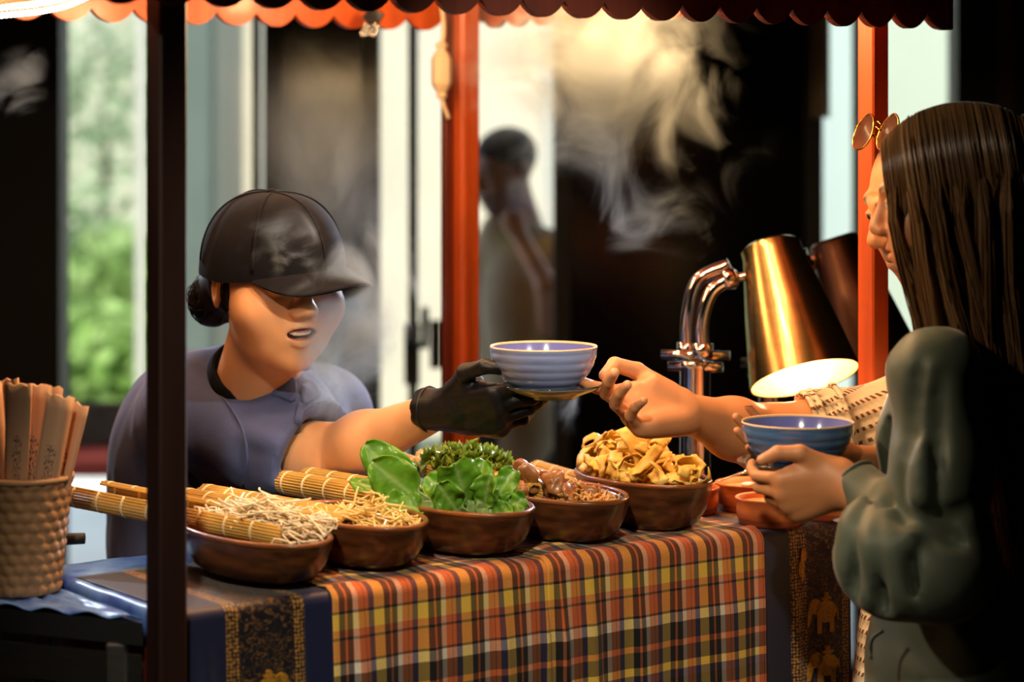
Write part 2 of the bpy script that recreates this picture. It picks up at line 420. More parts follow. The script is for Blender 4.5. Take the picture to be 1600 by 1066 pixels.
for p0_, p1_, lb in ((213, 229, 'white window mullion set outside in the sun beside the greenery at left'), (402, 413, 'white window mullion set outside in the sun right of the cream wall'), (846, 868, 'white window mullion set outside in the sun right of the blurred passer-by')):
    e = empty('sunlit_mullion', (fx((p0_+p1_)/2, 10.3), 10.3, 0), lb, 'post')  # pale window mullions moved outdoors so the sun brightens them
    sbx('mullion_shaft', (fx(p0_, 10.3), 10.27, 0), (fx(p1_, 10.3), 10.33, 4.2), m_white, e); sbx('mullion_foot', (fx(p0_, 10.3)-.02, 10.25, 0), (fx(p1_, 10.3)+.02, 10.35, .03), m_grey, e)
sbx('sunlit_pavilion', (-12, 34, 0), (2, 34.5, 9), mat('pinkish_render', srgb(205, 198, 180), .8, var=.25, vs=.5), label='pale blurred building far outside beyond the trees at left', cat='building')
def leaf_cloud(n, c, r, size, seed, hue):
    g = np.random.default_rng(seed); V = []; Fs = []; C = []
    d = g.normal(size=(n, 3)); d /= np.linalg.norm(d, axis=1)[:, None]; p = np.asarray(c)+d*np.asarray(r)*(g.uniform(.35, 1, (n, 1)))
    for i in range(n):
        a = nrm(g.normal(size=3)); b = nrm(np.cross(a, g.normal(size=3))); s = size*g.uniform(.6, 1.3)
        k = len(V); V += [p[i]-a*s, p[i]+b*s*.45, p[i]+a*s, p[i]-b*s*.45]; Fs.append((k, k+1, k+2, k+3)); hh = np.array(hue)*g.uniform(.6, 1.5); C += [hh]*4
    return np.array(V), Fs, np.array(C)
m_leaf = colmat('tree_leaf', .5, trans=.35); m_bark = mat('bark', srgb(86, 68, 52), .9, var=.3, vs=12)
for i, (px, py, Y, r, hue, lb) in enumerate([(110, 420, 17, (.62, .5, .62), (.32, .40, .22), 'round shrub outside in the left window, nearest the dark wall'),
        (190, 470, 15.5, (.5, .4, .5), (.34, .46, .16), 'bright green shrub outside in the left window beside the lawn'),
        (140, 555, 14.4, (.55, .35, .33), (.34, .48, .15), 'low green shrub outside in the left window, closest to the paving'),
        (160, 150, 24, (1.0, .8, 1.1), (.36, .42, .28), 'tall pale tree outside in the left window')]):
    c = P(px, py, Y); e = empty('garden_tree' if i == 3 else 'garden_shrub', (c[0], c[1], 0), lb, 'tree' if i == 3 else 'shrub')
    V, q, C = leaf_cloud(700, c, r, .09, 20+i, hue); obj('foliage', V, q, m_leaf, e, smooth=False, cols=C, kind='stuff')
    V, q = tube([(c[0], c[1], 0), (c[0]+.03, c[1], c[2]*.6), c], [.06, .04, .02], 8, 6); obj('trunk', V, q, m_bark, e)
# outdoor chair with a red cushion, low in the left window
c = P(128, 860, 8.6); e = empty('garden_chair', (c[0], c[1], 0), 'red and brown garden chair outside low in the left window', 'chair')
V, q = box((-.22, -.2, .40), (.22, .2, .46), o=(c[0], c[1], 0), bev=.02); obj('seat', V, q, mat('red_fabric', srgb(190, 70, 50), .9), e)
V, q = box((-.22, .16, .46), (.22, .2, .62), o=(c[0], c[1], 0), bev=.01); obj('backrest', V, q, m_bark, e)
for a in (-.19, .19):
    for b in (-.17, .17):
        V, q = tube([(c[0]+a, c[1]+b, 0), (c[0]+a, c[1]+b, .42)], .015, 8); obj('leg', V, q, m_bark, e)

# ------------------------------------------------------------------ the food cart: posts, canopy, counter
cart = empty('food_cart', S(.6, .5, 0), 'red stained wooden food cart with scalloped canopy boards and counter', 'food cart')
def post(u, n, w_, z0, z1, m, name='post'):
    V, q = sbox(u-w_/2, u+w_/2, n-w_/2, n+w_/2, z0, z1, .003); return obj(name, V, q, m, cart, smooth=False)
post(-.012, -.035, .040, 0, 1.95, mat('shaded_post_wood', srgb(36, 15, 10), .5, var=.2, vs=7, stretch=(6, 6, .6))); post(1.292, 0, .037, 0, 1.95, m_wood); post(1.292, 1.15, .046, 0, 1.95, m_wood); post(-.012, 1.15, .04, 0, 1.95, m_wood)  # front left post: same red wood, its shade put into a near-black colour
V, q = sbox(1.246, 1.267, 1.150, 1.166, 0, 1.95, .002); obj('corner_batten', V, q, m_woodd, cart, smooth=False)
V, q = sbox(1.270, 1.284, 1.121, 1.126, 0, 1.95, .002); obj('corner_batten', V, q, m_wood, cart, smooth=False)
def fascia(a0, a1, fixed, along, zb, pitch, depth, zt, th, m, phase=0.):
    nseg = 9; xs = []; zs = []
    x = a0+phase
    arcs = []; x = a0-pitch*(1-phase)
    while x < a1: arcs.append((x, x+pitch)); x += pitch
    for s0, s1 in arcs:
        for t in np.linspace(0, 1, nseg, endpoint=False):
            xx = s0+(s1-s0)*t
            if a0 <= xx <= a1: xs.append(xx); zs.append(zb+depth*(1-math.sin(PI*t)**.75))
    V = []; Fs = []
    for xx, zz in zip(xs, zs):
        for off in (0, th):
            for z in (zz, zt): V.append(S(xx, fixed+off, z) if along == 'u' else S(fixed+off, xx, z))
    for i in range(len(xs)-1):
        a, b = i*4, i*4+4
        Fs += [(a, b, b+1, a+1), (a+2, a+3, b+3, b+2), (a, a+2, b+2, b), (a+1, b+1, b+3, a+3)]
    k = (len(xs)-1)*4; Fs += [(0, 1, 3, 2), (k, k+2, k+3, k+1)]
    return obj('fascia_board', V, Fs, m, cart, smooth=False)
fascia(-.14, 1.395, -.075, 'u', 1.7935, .0735, .024, 1.94, .014, m_woodd, .12)
fascia(-.14, 1.36, 1.19, 'u', 1.826, .0865, .025, 1.94, .014, m_wood, .3)
fascia(-.06, 1.19, 1.355, 'n', 1.832, .08, .024, 1.94, .014, m_wood, .5)
fascia(-.06, 1.19, -.14, 'n', 1.82, .08, .024, 1.94, .014, m_wood, .5)
V, q = sbox(1.381, 1.396, -.079, -.054, 1.793, 1.94, .002); obj('fascia_end', V, q, m_woodd, cart, smooth=False)
V, q = sbox(-.16, 1.41, -.08, 1.21, 1.94, 1.965, .004); obj('roof_panel', V, q, m_wood, cart, smooth=False)
V, q = sbox(0.012, 1.25, .0, .41, .965, 1.0, .004); obj('counter_top', V, q, m_woodd, cart, smooth=False)
for n0, n1 in ((.01, .03), (.37, .39)):
    V, q = sbox(.03, 1.24, n0, n1, .05, .965, .002); obj('counter_panel', V, q, m_woodd, cart, smooth=False)
for u0, u1 in ((.012, .03), (1.232, 1.25)):
    V, q = sbox(u0, u1, .03, .37, .0, .965, .002); obj('counter_panel', V, q, m_woodd, cart, smooth=False)
for u in (.4, .9):
    V, q = sbox(u, u+.03, .05, 1.19, 1.90, 1.94, .002); obj('roof_batten', V, q, m_wood, cart, smooth=False)

# LED light strings under the canopy
def led_string(name, pts, n, label, energy, r=.0055, nl=4):
    c = catmull(pts, 60); e = empty(name, c[0], label, 'string light')
    V, q = tube(c, .003, 6); obj('cable', V, q, mat('clear_cable', (.7, .6, .45), .4), e)
    cc = catmull(pts, n); mb = MB()
    for p in cc:
        V, q = lathe([(.0004, -r*1.3), (r*.8, -r*.7), (r, 0), (r*.8, r*.7), (.0004, r*1.3)], 8, p-[0, 0, .004], (.6, .2, .5)); mb.add(V, q)
    mb.build('bulb', emis('led_bulb_'+str(len(MATS)), (1, .78, .45), 9), e, kind='stuff')
    for p in cc[len(cc)//(2*nl)::len(cc)//nl][:nl]:
        l = lamp('string_light_glow', 'POINT', tuple(p-np.array([0, 0, .03])), energy/nl, WARM, .03); l.parent = e; l.location = tuple(p-np.array([0, 0, .03])-c[0])
    return e
led_string('led_light_string', [P(-260, 60, 3.72), P(-120, 36, 3.72), P(0, 20, 3.72), P(70, 12, 3.74), P(130, -6, 3.78), P(230, -60, 3.9)], 60, 'glowing double row LED light string at the top left corner', 3.0, nl=2)
led_string('led_light_string', [P(-260, 48, 3.75), P(-120, 25, 3.75), P(0, 8, 3.75), P(60, 1, 3.77), P(120, -14, 3.8), P(230, -75, 3.9)], 60, 'glowing LED light string running just above another at the top left', 0.8, nl=1)
led_string('led_light_string', [S(.12, .10, 1.925), S(.45, .11, 1.915), S(.85, .12, 1.92), S(1.15, .12, 1.925)], 46, 'LED light string under the canopy hidden behind the dark scalloped board', 34.0, nl=4)
led_string('led_light_string', [S(.2, .9, 1.93), S(.6, .85, 1.92), S(1.2, .9, 1.93)], 40, 'LED light string along the back under the canopy', 12.0, nl=3)

# ------------------------------------------------------------------ cloths over the counter
def plaid(name):
    M, N, L, b = new_mat(name); b.inputs['Roughness'].default_value = .85; b.inputs['Sheen Weight'].default_value = .15
    uv = N.new('ShaderNodeUVMap'); sp = N.new('ShaderNodeSeparateXYZ'); L.new(uv.outputs[0], sp.inputs[0])
    def ramp(src, period, stops):
        d = N.new('ShaderNodeMath'); d.operation = 'DIVIDE'; d.inputs[1].default_value = period; L.new(src, d.inputs[0])
        f = N.new('ShaderNodeMath'); f.operation = 'FRACT'; L.new(d.outputs[0], f.inputs[0])
        r = N.new('ShaderNodeValToRGB'); r.color_ramp.interpolation = 'CONSTANT'; e = r.color_ramp.elements
        while len(e) > 1: e.remove(e[-1])
        e[0].position = 0; e[0].color = (*srgb(*stops[0][1]), 1)
        for p, c in stops[1:]: x = e.new(p); x.color = (*srgb(*c), 1)
        L.new(f.outputs[0], r.inputs[0]); return r.outputs[0]
    OR, YE, BK, NV, GR, BR = (204, 116, 66), (228, 190, 92), (14, 11, 16), (48, 46, 96), (224, 206, 190), (96, 40, 30)
    wa = ramp(sp.outputs[0], .0735, [(0, YE), (.13, BK), (.26, OR), (.31, BK), (.43, GR), (.55, OR), (.68, BK), (.695, OR), (.78, NV), (.90, YE)])
    we = ramp(sp.outputs[1], .235, [(0, OR), (.13, BK), (.145, YE), (.24, OR), (.285, BK), (.30, OR), (.42, BK), (.435, GR), (.50, BK), (.61, OR), (.65, BK), (.75, YE), (.80, NV), (.85, BK), (.93, OR)])
    mx = N.new('ShaderNodeMix'); mx.data_type = 'RGBA'; mx.blend_type = 'MIX'; mx.inputs['Factor'].default_value = .40; L.new(wa, mx.inputs[6]); L.new(we, mx.inputs[7])
    mm = N.new('ShaderNodeMix'); mm.data_type = 'RGBA'; mm.blend_type = 'MULTIPLY'; mm.inputs['Factor'].default_value = 1; L.new(wa, mm.inputs[6]); L.new(we, mm.inputs[7])
    gn = N.new('ShaderNodeMix'); gn.data_type = 'RGBA'; gn.blend_type = 'MULTIPLY'; gn.clamp_result = False; gn.inputs['Factor'].default_value = 1; L.new(mm.outputs[2], gn.inputs[6]); gn.inputs[7].default_value = (1.9, 2.6, 3.0, 1)
    m0 = mx; mx = N.new('ShaderNodeMix'); mx.data_type = 'RGBA'; mx.inputs['Factor'].default_value = .45; L.new(m0.outputs[2], mx.inputs[6]); L.new(gn.outputs[2], mx.inputs[7])
    nz = N.new('ShaderNodeTexNoise'); nz.inputs['Scale'].default_value = 900; L.new(uv.outputs[0], nz.inputs[0])
    nr = N.new('ShaderNodeMapRange'); nr.inputs[1].default_value = .3; nr.inputs[2].default_value = .7; nr.inputs[3].default_value = .7; nr.inputs[4].default_value = 1.25; L.new(nz.outputs[0], nr.inputs[0])
    ml = N.new('ShaderNodeMix'); ml.data_type = 'RGBA'; ml.blend_type = 'MULTIPLY'; ml.inputs['Factor'].default_value = 1; L.new(mx.outputs[2], ml.inputs[6]); L.new(nr.outputs[0], ml.inputs[7])
    L.new(ml.outputs[2], b.inputs['Base Color'])
    bp = N.new('ShaderNodeBump'); bp.inputs['Strength'].default_value = .15; bp.inputs['Distance'].default_value = .001; L.new(nz.outputs[0], bp.inputs['Height']); L.new(bp.outputs[0], b.inputs['Normal'])
    return M
def brocade(name, bands, period=1., gold=(196, 148, 62), thr=.5, bg2=None):
    """bands along UV.x: (pos, colour, gold amount 0..1)"""
    M, N, L, b = new_mat(name); b.inputs['Roughness'].default_value = .5; b.inputs['Sheen Weight'].default_value = .2
    uv = N.new('ShaderNodeUVMap'); sp = N.new('ShaderNodeSeparateXYZ'); L.new(uv.outputs[0], sp.inputs[0])
    def ramp(vals):
        r = N.new('ShaderNodeValToRGB'); r.color_ramp.interpolation = 'CONSTANT'; e = r.color_ramp.elements
        while len(e) > 1: e.remove(e[-1])
        e[0].position = 0; e[0].color = (*vals[0][1], 1)
        for p, c in vals[1:]: x = e.new(p); x.color = (*c, 1)
        d = N.new('ShaderNodeMath'); d.operation = 'DIVIDE'; d.inputs[1].default_value = period; L.new(sp.outputs[0], d.inputs[0]); L.new(d.outputs[0], r.inputs[0]); return r.outputs[0]
    base = ramp([(p, srgb(*c)) for p, c, g in bands]); gm = ramp([(p, (g, g, g)) for p, c, g in bands])
    wv = N.new('ShaderNodeTexVoronoi'); wv.feature = 'DISTANCE_TO_EDGE'; wv.inputs['Scale'].default_value = 62
    nz = N.new('ShaderNodeTexNoise'); nz.inputs['Scale'].default_value = 34; nz.inputs['Distortion'].default_value = 2.2; nz.inputs['Detail'].default_value = 2; L.new(uv.outputs[0], nz.inputs[0]); L.new(nz.outputs['Color'], wv.inputs['Vector'])
    wn = N.new('ShaderNodeTexNoise'); wn.inputs['Scale'].default_value = 70; wn.inputs['Distortion'].default_value = 1.6; wn.inputs['Detail'].default_value = 1; L.new(uv.outputs[0], wn.inputs[0])
    # curling vine lines: thin band of a distorted noise
    a = N.new('ShaderNodeMath'); a.operation = 'SUBTRACT'; a.inputs[1].default_value = .5; L.new(wn.outputs[0], a.inputs[0])
    ab = N.new('ShaderNodeMath'); ab.operation = 'ABSOLUTE'; L.new(a.outputs[0], ab.inputs[0])
    lt = N.new('ShaderNodeMath'); lt.operation = 'LESS_THAN'; lt.inputs[1].default_value = .035; L.new(ab.outputs[0], lt.inputs[0])
    ck = N.new('ShaderNodeTexNoise'); ck.inputs['Scale'].default_value = 800; L.new(uv.outputs[0], ck.inputs[0])
    gt = N.new('ShaderNodeMath'); gt.operation = 'GREATER_THAN'; gt.inputs[1].default_value = .46; L.new(ck.outputs[0], gt.inputs[0])
    m1 = N.new('ShaderNodeMath'); m1.operation = 'MULTIPLY'; L.new(lt.outputs[0], m1.inputs[0]); L.new(gt.outputs[0], m1.inputs[1])
    # full gold bands: dots
    vd = N.new('ShaderNodeTexVoronoi'); vd.inputs['Scale'].default_value = 190; vd.inputs['Randomness'].default_value = .35; L.new(uv.outputs[0], vd.inputs['Vector'])
    dl = N.new('ShaderNodeMath'); dl.operation = 'LESS_THAN'; dl.inputs[1].default_value = .42; L.new(vd.outputs['Distance'], dl.inputs[0])
    hi = N.new('ShaderNodeMath'); hi.operation = 'GREATER_THAN'; hi.inputs[1].default_value = .7; L.new(gm, hi.inputs[0])
    sel = N.new('ShaderNodeMix'); sel.data_type = 'FLOAT'; L.new(hi.outputs[0], sel.inputs[0]); L.new(m1.outputs[0], sel.inputs[2]); L.new(dl.outputs[0], sel.inputs[3])
    fac = N.new('ShaderNodeMath'); fac.operation = 'MULTIPLY'; L.new(sel.outputs[0], fac.inputs[0]); L.new(gm, fac.inputs[1])
    mx = N.new('ShaderNodeMix'); mx.data_type = 'RGBA'; L.new(fac.outputs[0], mx.inputs[0]); L.new(base, mx.inputs[6]); mx.inputs[7].default_value = (*srgb(*gold), 1)
    L.new(mx.outputs[2], b.inputs['Base Color']); return M
def drape(name, u0, u1, nback, drop, lift, m, label, cat, folds=(), amp=.004, freq=40, seed=0, nu=90, flare=.02, udrift=0., bumps=.0):
    """cloth lying on the counter from nback to the edge, then hanging down the front by drop"""
    g = np.random.default_rng(seed); ph = g.uniform(0, 6.28, 6)
    rc = .012; top = np.linspace(nback, rc, 26); ang = np.linspace(0, PI/2, 7)[1:-1]; dn = np.linspace(0, drop-rc, 40)
    us = np.linspace(u0, u1, nu); G = np.zeros((nu, len(top)+len(ang)+len(dn), 3)); UV = np.zeros(G.shape[:2]+(2,))
    for i, u in enumerate(us):
        wv = math.sin(u*freq+ph[0])*.5+math.sin(u*freq*1.73+ph[1])*.3+math.sin(u*freq*.41+ph[2])*.5
        j = 0
        for n in top:
            bz = bumps*max(0, math.sin(u*31+n*40+ph[3])*math.sin(u*17-n*55+ph[4]))
            G[i, j] = S(u, n, 1.0+lift+bz); UV[i, j] = (u-u0, -(n-rc)); j += 1
        for a in ang:
            G[i, j] = S(u, rc-math.sin(a)*(rc+lift), 1.0-rc+math.cos(a)*(rc+lift)); UV[i, j] = (u-u0, a*rc); j += 1
        for d in dn:
            t = min(1, d/.1); s = d/drop; fold = sum(h*math.exp(-((u-uc-.02*s)/wd)**2) for uc, wd, h in folds)
            out = lift+t*(amp*(1+1.2*s)*(wv+1.2)+fold)+flare*s*s
            G[i, j] = S(u+udrift*s*(u-(u0+u1)/2)+.004*s*math.sin(u*freq*.7+ph[5]), -out, 1.0-rc-d); UV[i, j] = (u-u0, d+rc*1.57); j += 1
    V, q = sheet(G, .0016); uv = np.vstack([UV.reshape(-1, 2)]*2)
    return obj(name, V, q, m, uvs=uv, label=label, cat=cat, org=S((u0+u1)/2, -.01, 1.0-drop))
m_blue = mat('blue_batik_silk', srgb(120, 164, 226), .34, c2=srgb(14, 52, 160), vs=16, det=5)
V, q = sheet(np.array([[S(u, n, (1.0016 if zz is None else zz)+.0008*math.sin(u*60)*math.sin(n*50)) for n in np.linspace(.012, .405, 24)] for u, zz in [(.006, .958), (.006, .975), (.0065, .992), (.009, .9995)]+[(u, None) for u in np.linspace(.02, 1.245, 60)]]), .0012)
obj('silk_tablecloth', V, q, m_blue, label='blue patterned silk cloth lying flat on the counter under the bowls', cat='tablecloth')
m_brocL = brocade('navy_gold_brocade', [(0, (17, 24, 58), 0.0), (.26, (30, 22, 30), 1.), (.33, (14, 11, 24), .5), (.66, (30, 22, 30), 1.), (.72, (20, 28, 66), 0.)], .262, gold=(170, 124, 52))
m_brocR = brocade('purple_gold_brocade', [(0, (20, 24, 52), 0.0), (.36, (46, 30, 40), 1.), (.45, (36, 22, 62), .8), (.53, (30, 18, 54), .5), (.90, (60, 36, 60), 1.), (.97, (34, 22, 58), .3)], .208, gold=(186, 136, 60))
brL = drape('brocade_runner', .024, .286, .30, .62, .0035, m_brocL, 'navy and gold brocade runner hanging beside the front left post', 'table runner', folds=((.06, .012, .006), (.20, .01, .005)), amp=.0025, freq=55, seed=3)
brR = drape('brocade_runner', 1.028, 1.236, .30, .62, .0035, m_brocR, 'purple and gold brocade runner with elephants under the clay dishes', 'table runner', folds=((1.11, .008, .004),), amp=.0018, freq=45, seed=4)
drape('plaid_cloth', .2575, .632, .33, .62, .0062, plaid('orange_plaid_weave'), 'orange and black plaid cloth hanging at the left half of the counter', 'tablecloth', folds=((.30, .012, .006), (.42, .01, .005), (.54, .012, .006), (.618, .007, .007)), amp=.003, freq=48, seed=5, nu=130, bumps=.004)
drape('plaid_cloth', .624, 1.046, .31, .62, .0088, MATS['orange_plaid_weave'], 'orange and black plaid cloth hanging at the right half of the counter', 'tablecloth', folds=((.645, .008, .008), (.70, .012, .007), (.79, .012, .005), (.87, .01, .004)), amp=.003, freq=44, seed=6, nu=130, bumps=.005)
# gold elephants and paisley woven into the runners (raised thread motifs)
m_gold = mat('gold_thread', srgb(200, 146, 52), .5, .3, var=.35, vs=260, bump=.4, bs=900)
def motif(polys, u, z, s, parent, nout, flip=1):
    mb = MB()
    for poly in polys:
        poly = np.asarray(poly, float); k = len(poly)
        A = [S(u+flip*x*s, -nout-.0012, z+y*s) for x, y in poly]; B = [S(u+flip*x*s, -nout+.004, z+y*s) for x, y in poly]
        mb.add(A+B, [tuple(range(k)), tuple(range(2*k-1, k-1, -1))]+[(i, i+k, (i+1) % k+k, (i+1) % k) for i in range(k)])
    return mb.build('gold_elephant_motif', m_gold, parent, smooth=False)
el = lambda cx, cy, rx, ry, n=14: [(cx+rx*math.cos(t), cy+ry*math.sin(t)) for t in np.linspace(0, 2*PI, n, endpoint=False)]
ELEPH = [el(.1, .1, .42, .34), el(-.38, .3, .24, .24), [(-.58, .32), (-.46, .2), (-.56, -.1), (-.62, -.3), (-.72, -.32), (-.7, -.05), (-.66, .2)], [(-.28, -.05), (-.08, -.1), (-.1, -.55), (-.28, -.55)], [(.2, -.1), (.42, -.02), (.42, -.55), (.24, -.55)],
         [(.5, .2), (.56, .22), (.62, -.2), (.57, -.2)], el(-.22, .3, .1, .18), el(.1, .5, .22, .06), el(.1, .62, .1, .07)]
for z in (.86, .80):
    pass
for i, z in enumerate((.862, .778, .69)): motif(ELEPH, 1.172, z, .052, brR, .0105+.004*i)
for i, z in enumerate((.885, .83)): motif(ELEPH, .158, z, .04, brL, .0135+.003*i, -1)
motif([el(0, 0, .12, .9, 20), el(.18, .5, .1, .3), el(-.16, -.2, .1, .4)], 1.128, .945, .03, brR, .0078)

# stainless side table with blue cloth, left of the cart
m_greym = mat('grey_metal', srgb(110, 108, 106), .4, .6)
tc = [S(-.004, .045, 0)[:2], S(-.004, .30, 0)[:2], np.array([-1.05, 3.66]), np.array([-1.05, 3.43])]
def prism(cs, z0, z1, ins=0.):
    c = np.mean(cs, 0); cs = [p+nrm(c-p)*ins for p in cs]; k = len(cs)
    V = [(*p, z0) for p in cs]+[(*p, z1) for p in cs]
    return np.array(V), [tuple(range(k))[::-1], tuple(range(k, 2*k))]+[(i, (i+1) % k, (i+1) % k+k, i+k) for i in range(k)]
e = empty('side_table', (*np.mean(tc, 0), 0), 'steel framed side table left of the front left post', 'table')
V, q = prism(tc, .955, .985); obj('table_top', V, q, m_black, e, smooth=False)
for a, b, nm in ((tc[3], tc[0], 'front_rail'), (tc[2], tc[1], 'back_rail')):
    d = b-a; ins = (np.mean(tc, 0)-(a+b)/2)*.06
    V, q = prism([a+ins, b+ins, b+ins*2.6, a+ins*2.6][::-1], .895, .94); obj(nm, V, q, m_steel, e, smooth=False)
for c in tc+[(tc[0]+tc[3])/2]:
    c = c+(np.mean(tc, 0)-c)*.12; V, q = box((-.014, -.014, 0), (.014, .014, .955), o=(c[0], c[1], 0), bev=.003); obj('leg', V, q, m_steel, e, smooth=False)
mid = (tc[0]+tc[3])/2; V, q = prism([tc[3]*.94+.06*mid+[0, .03], mid+[-.05, .03], (tc[1]+tc[2])/2-[.05, .03], tc[2]-[0, .03]], .55, .93); obj('drawer_box', V, q, m_greym, e, smooth=False)
G = []
for t in np.linspace(0, 1, 60):
    f0 = tc[3]*(1-t)+tc[0]*t; b0 = tc[2]*(1-t)+tc[1]*t
    G.append([(*(f0*(1-r)+b0*r), .9885+.0035*abs(math.sin(t*31+r*7))+.002*math.sin(t*60)) for r in np.linspace(.0, .99, 22)])
V, q = sheet(np.array(G), .0015); obj('silk_tablecloth', V, q, m_blue, label='blue patterned silk cloth on the steel side table', cat='tablecloth')

# ------------------------------------------------------------------ wooden bowls and what lies in them
m_bowl = mat('dark_acacia', srgb(118, 70, 38), .30, c2=srgb(44, 23, 12), vs=5, stretch=(3, 3, 14), bump=.1, bs=40, coat=.25, det=6)
m_bowll = mat('lighter_acacia', srgb(160, 96, 50), .32, c2=srgb(86, 46, 22), vs=6, stretch=(2, 2, 9), bump=.08, bs=40, coat=.25, det=5)
def oval_R(): return np.array([[NS[0], -US[0], 0], [NS[1], -US[1], 0], [0, 0, 1]])     # local x = stall depth, local y = -u
def wood_bowl(u, n, A, B, h, label, m=m_bowl, z=1.0105, lip=.006):
    prof = [(.02, 0), (.60, 0), (.68, .02), (.82, .15), (.92, .42), (.98, .74), (1.0, .95), (1.0, 1.0), (.955, 1.0), (.93, .80), (.86, .45), (.72, .20), (.50, .12), (.02, .11)]
    e = empty('wooden_bowl', S(u, n, z), label, 'bowl', 'wooden bowls along the counter')
    V, q = lathe([(r, zz*h) for r, zz in prof], 72, S(u, n, z), R=oval_R(), sx=A, sy=B, wob=lambda a, i: .012*np.sin(3*a+i*.2)+.008*np.sin(5*a))
    obj('bowl_body', V, q, m, e)
    a = np.linspace(0, 2*PI, 60); R = oval_R(); c = S(u, n, z+h)
    pts = np.array([c+R @ np.array([A*.977*math.cos(t)*(1+.012*math.sin(3*t)), B*.977*math.sin(t)*(1+.012*math.sin(3*t)), -.0005]) for t in a[:-1]])
    mb = MB(); V, q = tube(np.vstack([pts, pts[:1]]), .0042, 8, caps=False); mb.add(V, q); mb.build('rim', m_bowll if m is m_bowl else m, e)
    return e
BW = [(.226, .150, .160, .083, .060, 'dark wooden bowl of white noodles, nearest the front left post'),
      (.398, .150, .140, .080, .064, 'wooden bowl of bean sprouts between the noodle and greens bowls'),
      (.580, .148, .143, .086, .066, 'dark wooden bowl holding pak choi leaves'),
      (.760, .146, .140, .086, .066, 'wooden bowl of brown mushrooms and shredded strips'),
      (.933, .150, .136, .084, .074, 'wooden bowl heaped with yellow fried strips')]
for u, n, A, B, h, lb in BW: wood_bowl(u, n, A, B, h, lb, m_bowl if 'chips' not in lb else m_bowl)
def inb(i, a, b, z):                                    # point in bowl i: a along depth (-1..1), b along u, z above counter
    u, n, A, B, h, _ = BW[i]; return S(u+b*B, n+a*A, 1.0105+z)
# kale bowl behind
kb = S(.735, .318, 1.003)
e = empty('wooden_bowl', kb, 'smaller wooden bowl of curly kale behind the mushrooms', 'bowl')
V, q = lathe([(.02, 0), (.035, 0), (.05, .02), (.068, .055), (.075, .093), (.07, .093), (.06, .055), (.02, .03)], 48, kb); obj('bowl_body', V, q, m_bowll, e)
V, q = lathe([(.0755, .085), (.0765, .093), (.07, .096), (.069, .088)], 48, kb); obj('rim', V, q, m_bowl, e)

# rolled bamboo mats: slats run along the mat, threads cross them
m_bam = mat('bamboo_slat', srgb(206, 166, 84), .45, var=.3, vs=9, stretch=(1, 1, 1), coat=.1); m_thr = mat('cotton_thread', srgb(232, 214, 170), .8)
def bamboo_mat(A, B, label, width=.055, roll=.017, upv=(0, 0, 1), gap=.0042, cross=None, prof=None):
    A = np.asarray(A, float); B = np.asarray(B, float); d = nrm(B-A); side = nrm(np.cross(d, upv)); up = np.cross(side, d)
    if prof is None:                                     # two scrolls joined by a flat middle
        pr = []
        for t in np.linspace(1.75*PI, 0, 24): pr.append((-width/2+roll*math.sin(t)*-1*(1-.02*t), roll*(1-math.cos(t))*(1-.05*t)))
        for x in np.linspace(-width/2, width/2, 10)[1:-1]: pr.append((x, 0))
        for t in np.linspace(0, 1.75*PI, 24): pr.append((width/2+roll*math.sin(t)*(1-.02*t), roll*(1-math.cos(t))*(1-.05*t)))
    else: pr = prof
    pr = np.array(pr); seg = np.r_[0, np.cumsum(np.linalg.norm(np.diff(pr, axis=0), axis=1))]; k = int(seg[-1]/gap)
    s = np.linspace(0, seg[-1], k); pp = np.stack([np.interp(s, seg, pr[:, 0]), np.interp(s, seg, pr[:, 1])], 1)
    e = empty('bamboo_mat', (A+B)/2, label, 'bamboo mat', 'rolled bamboo mats in the bowls'); mb = MB()
    for x, y in pp:
        j = random.uniform(-.0025, .0025); o = side*x+up*y; V, q = tube([A+o+d*j, B+o+d*j], gap*.5, 6, up=up); mb.add(V, q)
    mb.build('slats', m_bam, e, smooth=True, kind='stuff', sharp=40)
    L_ = np.linalg.norm(B-A); nt = max(2, int(L_/.044))
    for i in range(nt):
        c = A+d*(.012+i*(L_-.02)/nt)
        V, q = tube(np.array([c+side*x+up*y for x, y in pp])+up*0, gap*.5+.0007, 6); obj('thread', V, q, m_thr, e)
    return e
ndir = np.array([NS[0], NS[1], 0])
bamboo_mat(P(135, 785, 3.60), P(470, 850, 3.415), 'half unrolled bamboo mat under the white noodles, crossing behind the front left post', .062, .013,
           prof=[(-.04+.013*math.sin(-t), .013*(1-math.cos(t))) for t in np.linspace(1.2*PI, 0, 14)]+[(x, 0) for x in np.linspace(-.036, .03, 10)]+[(.034+.016*math.sin(t), .016*(1-math.cos(t))) for t in np.linspace(0, .8*PI, 10)])
bamboo_mat(P(302, 800, 3.64), P(560, 846, 3.45), 'rolled bamboo mat lying in the bean sprout bowl', .040, .0225)
bamboo_mat(P(462, 768, 3.77), P(645, 800, 3.60), 'rolled bamboo mat behind the sprouts leaning in the pak choi bowl', .046, .0200)
bamboo_mat(P(640, 730, 3.93), P(815, 786, 3.68), 'rolled bamboo mat between the kale and the pak choi', .046, .0155)
bamboo_mat(P(820, 742, 3.99), P(985, 790, 3.78), 'rolled bamboo mat lying against the fried strips', .040, .0125)

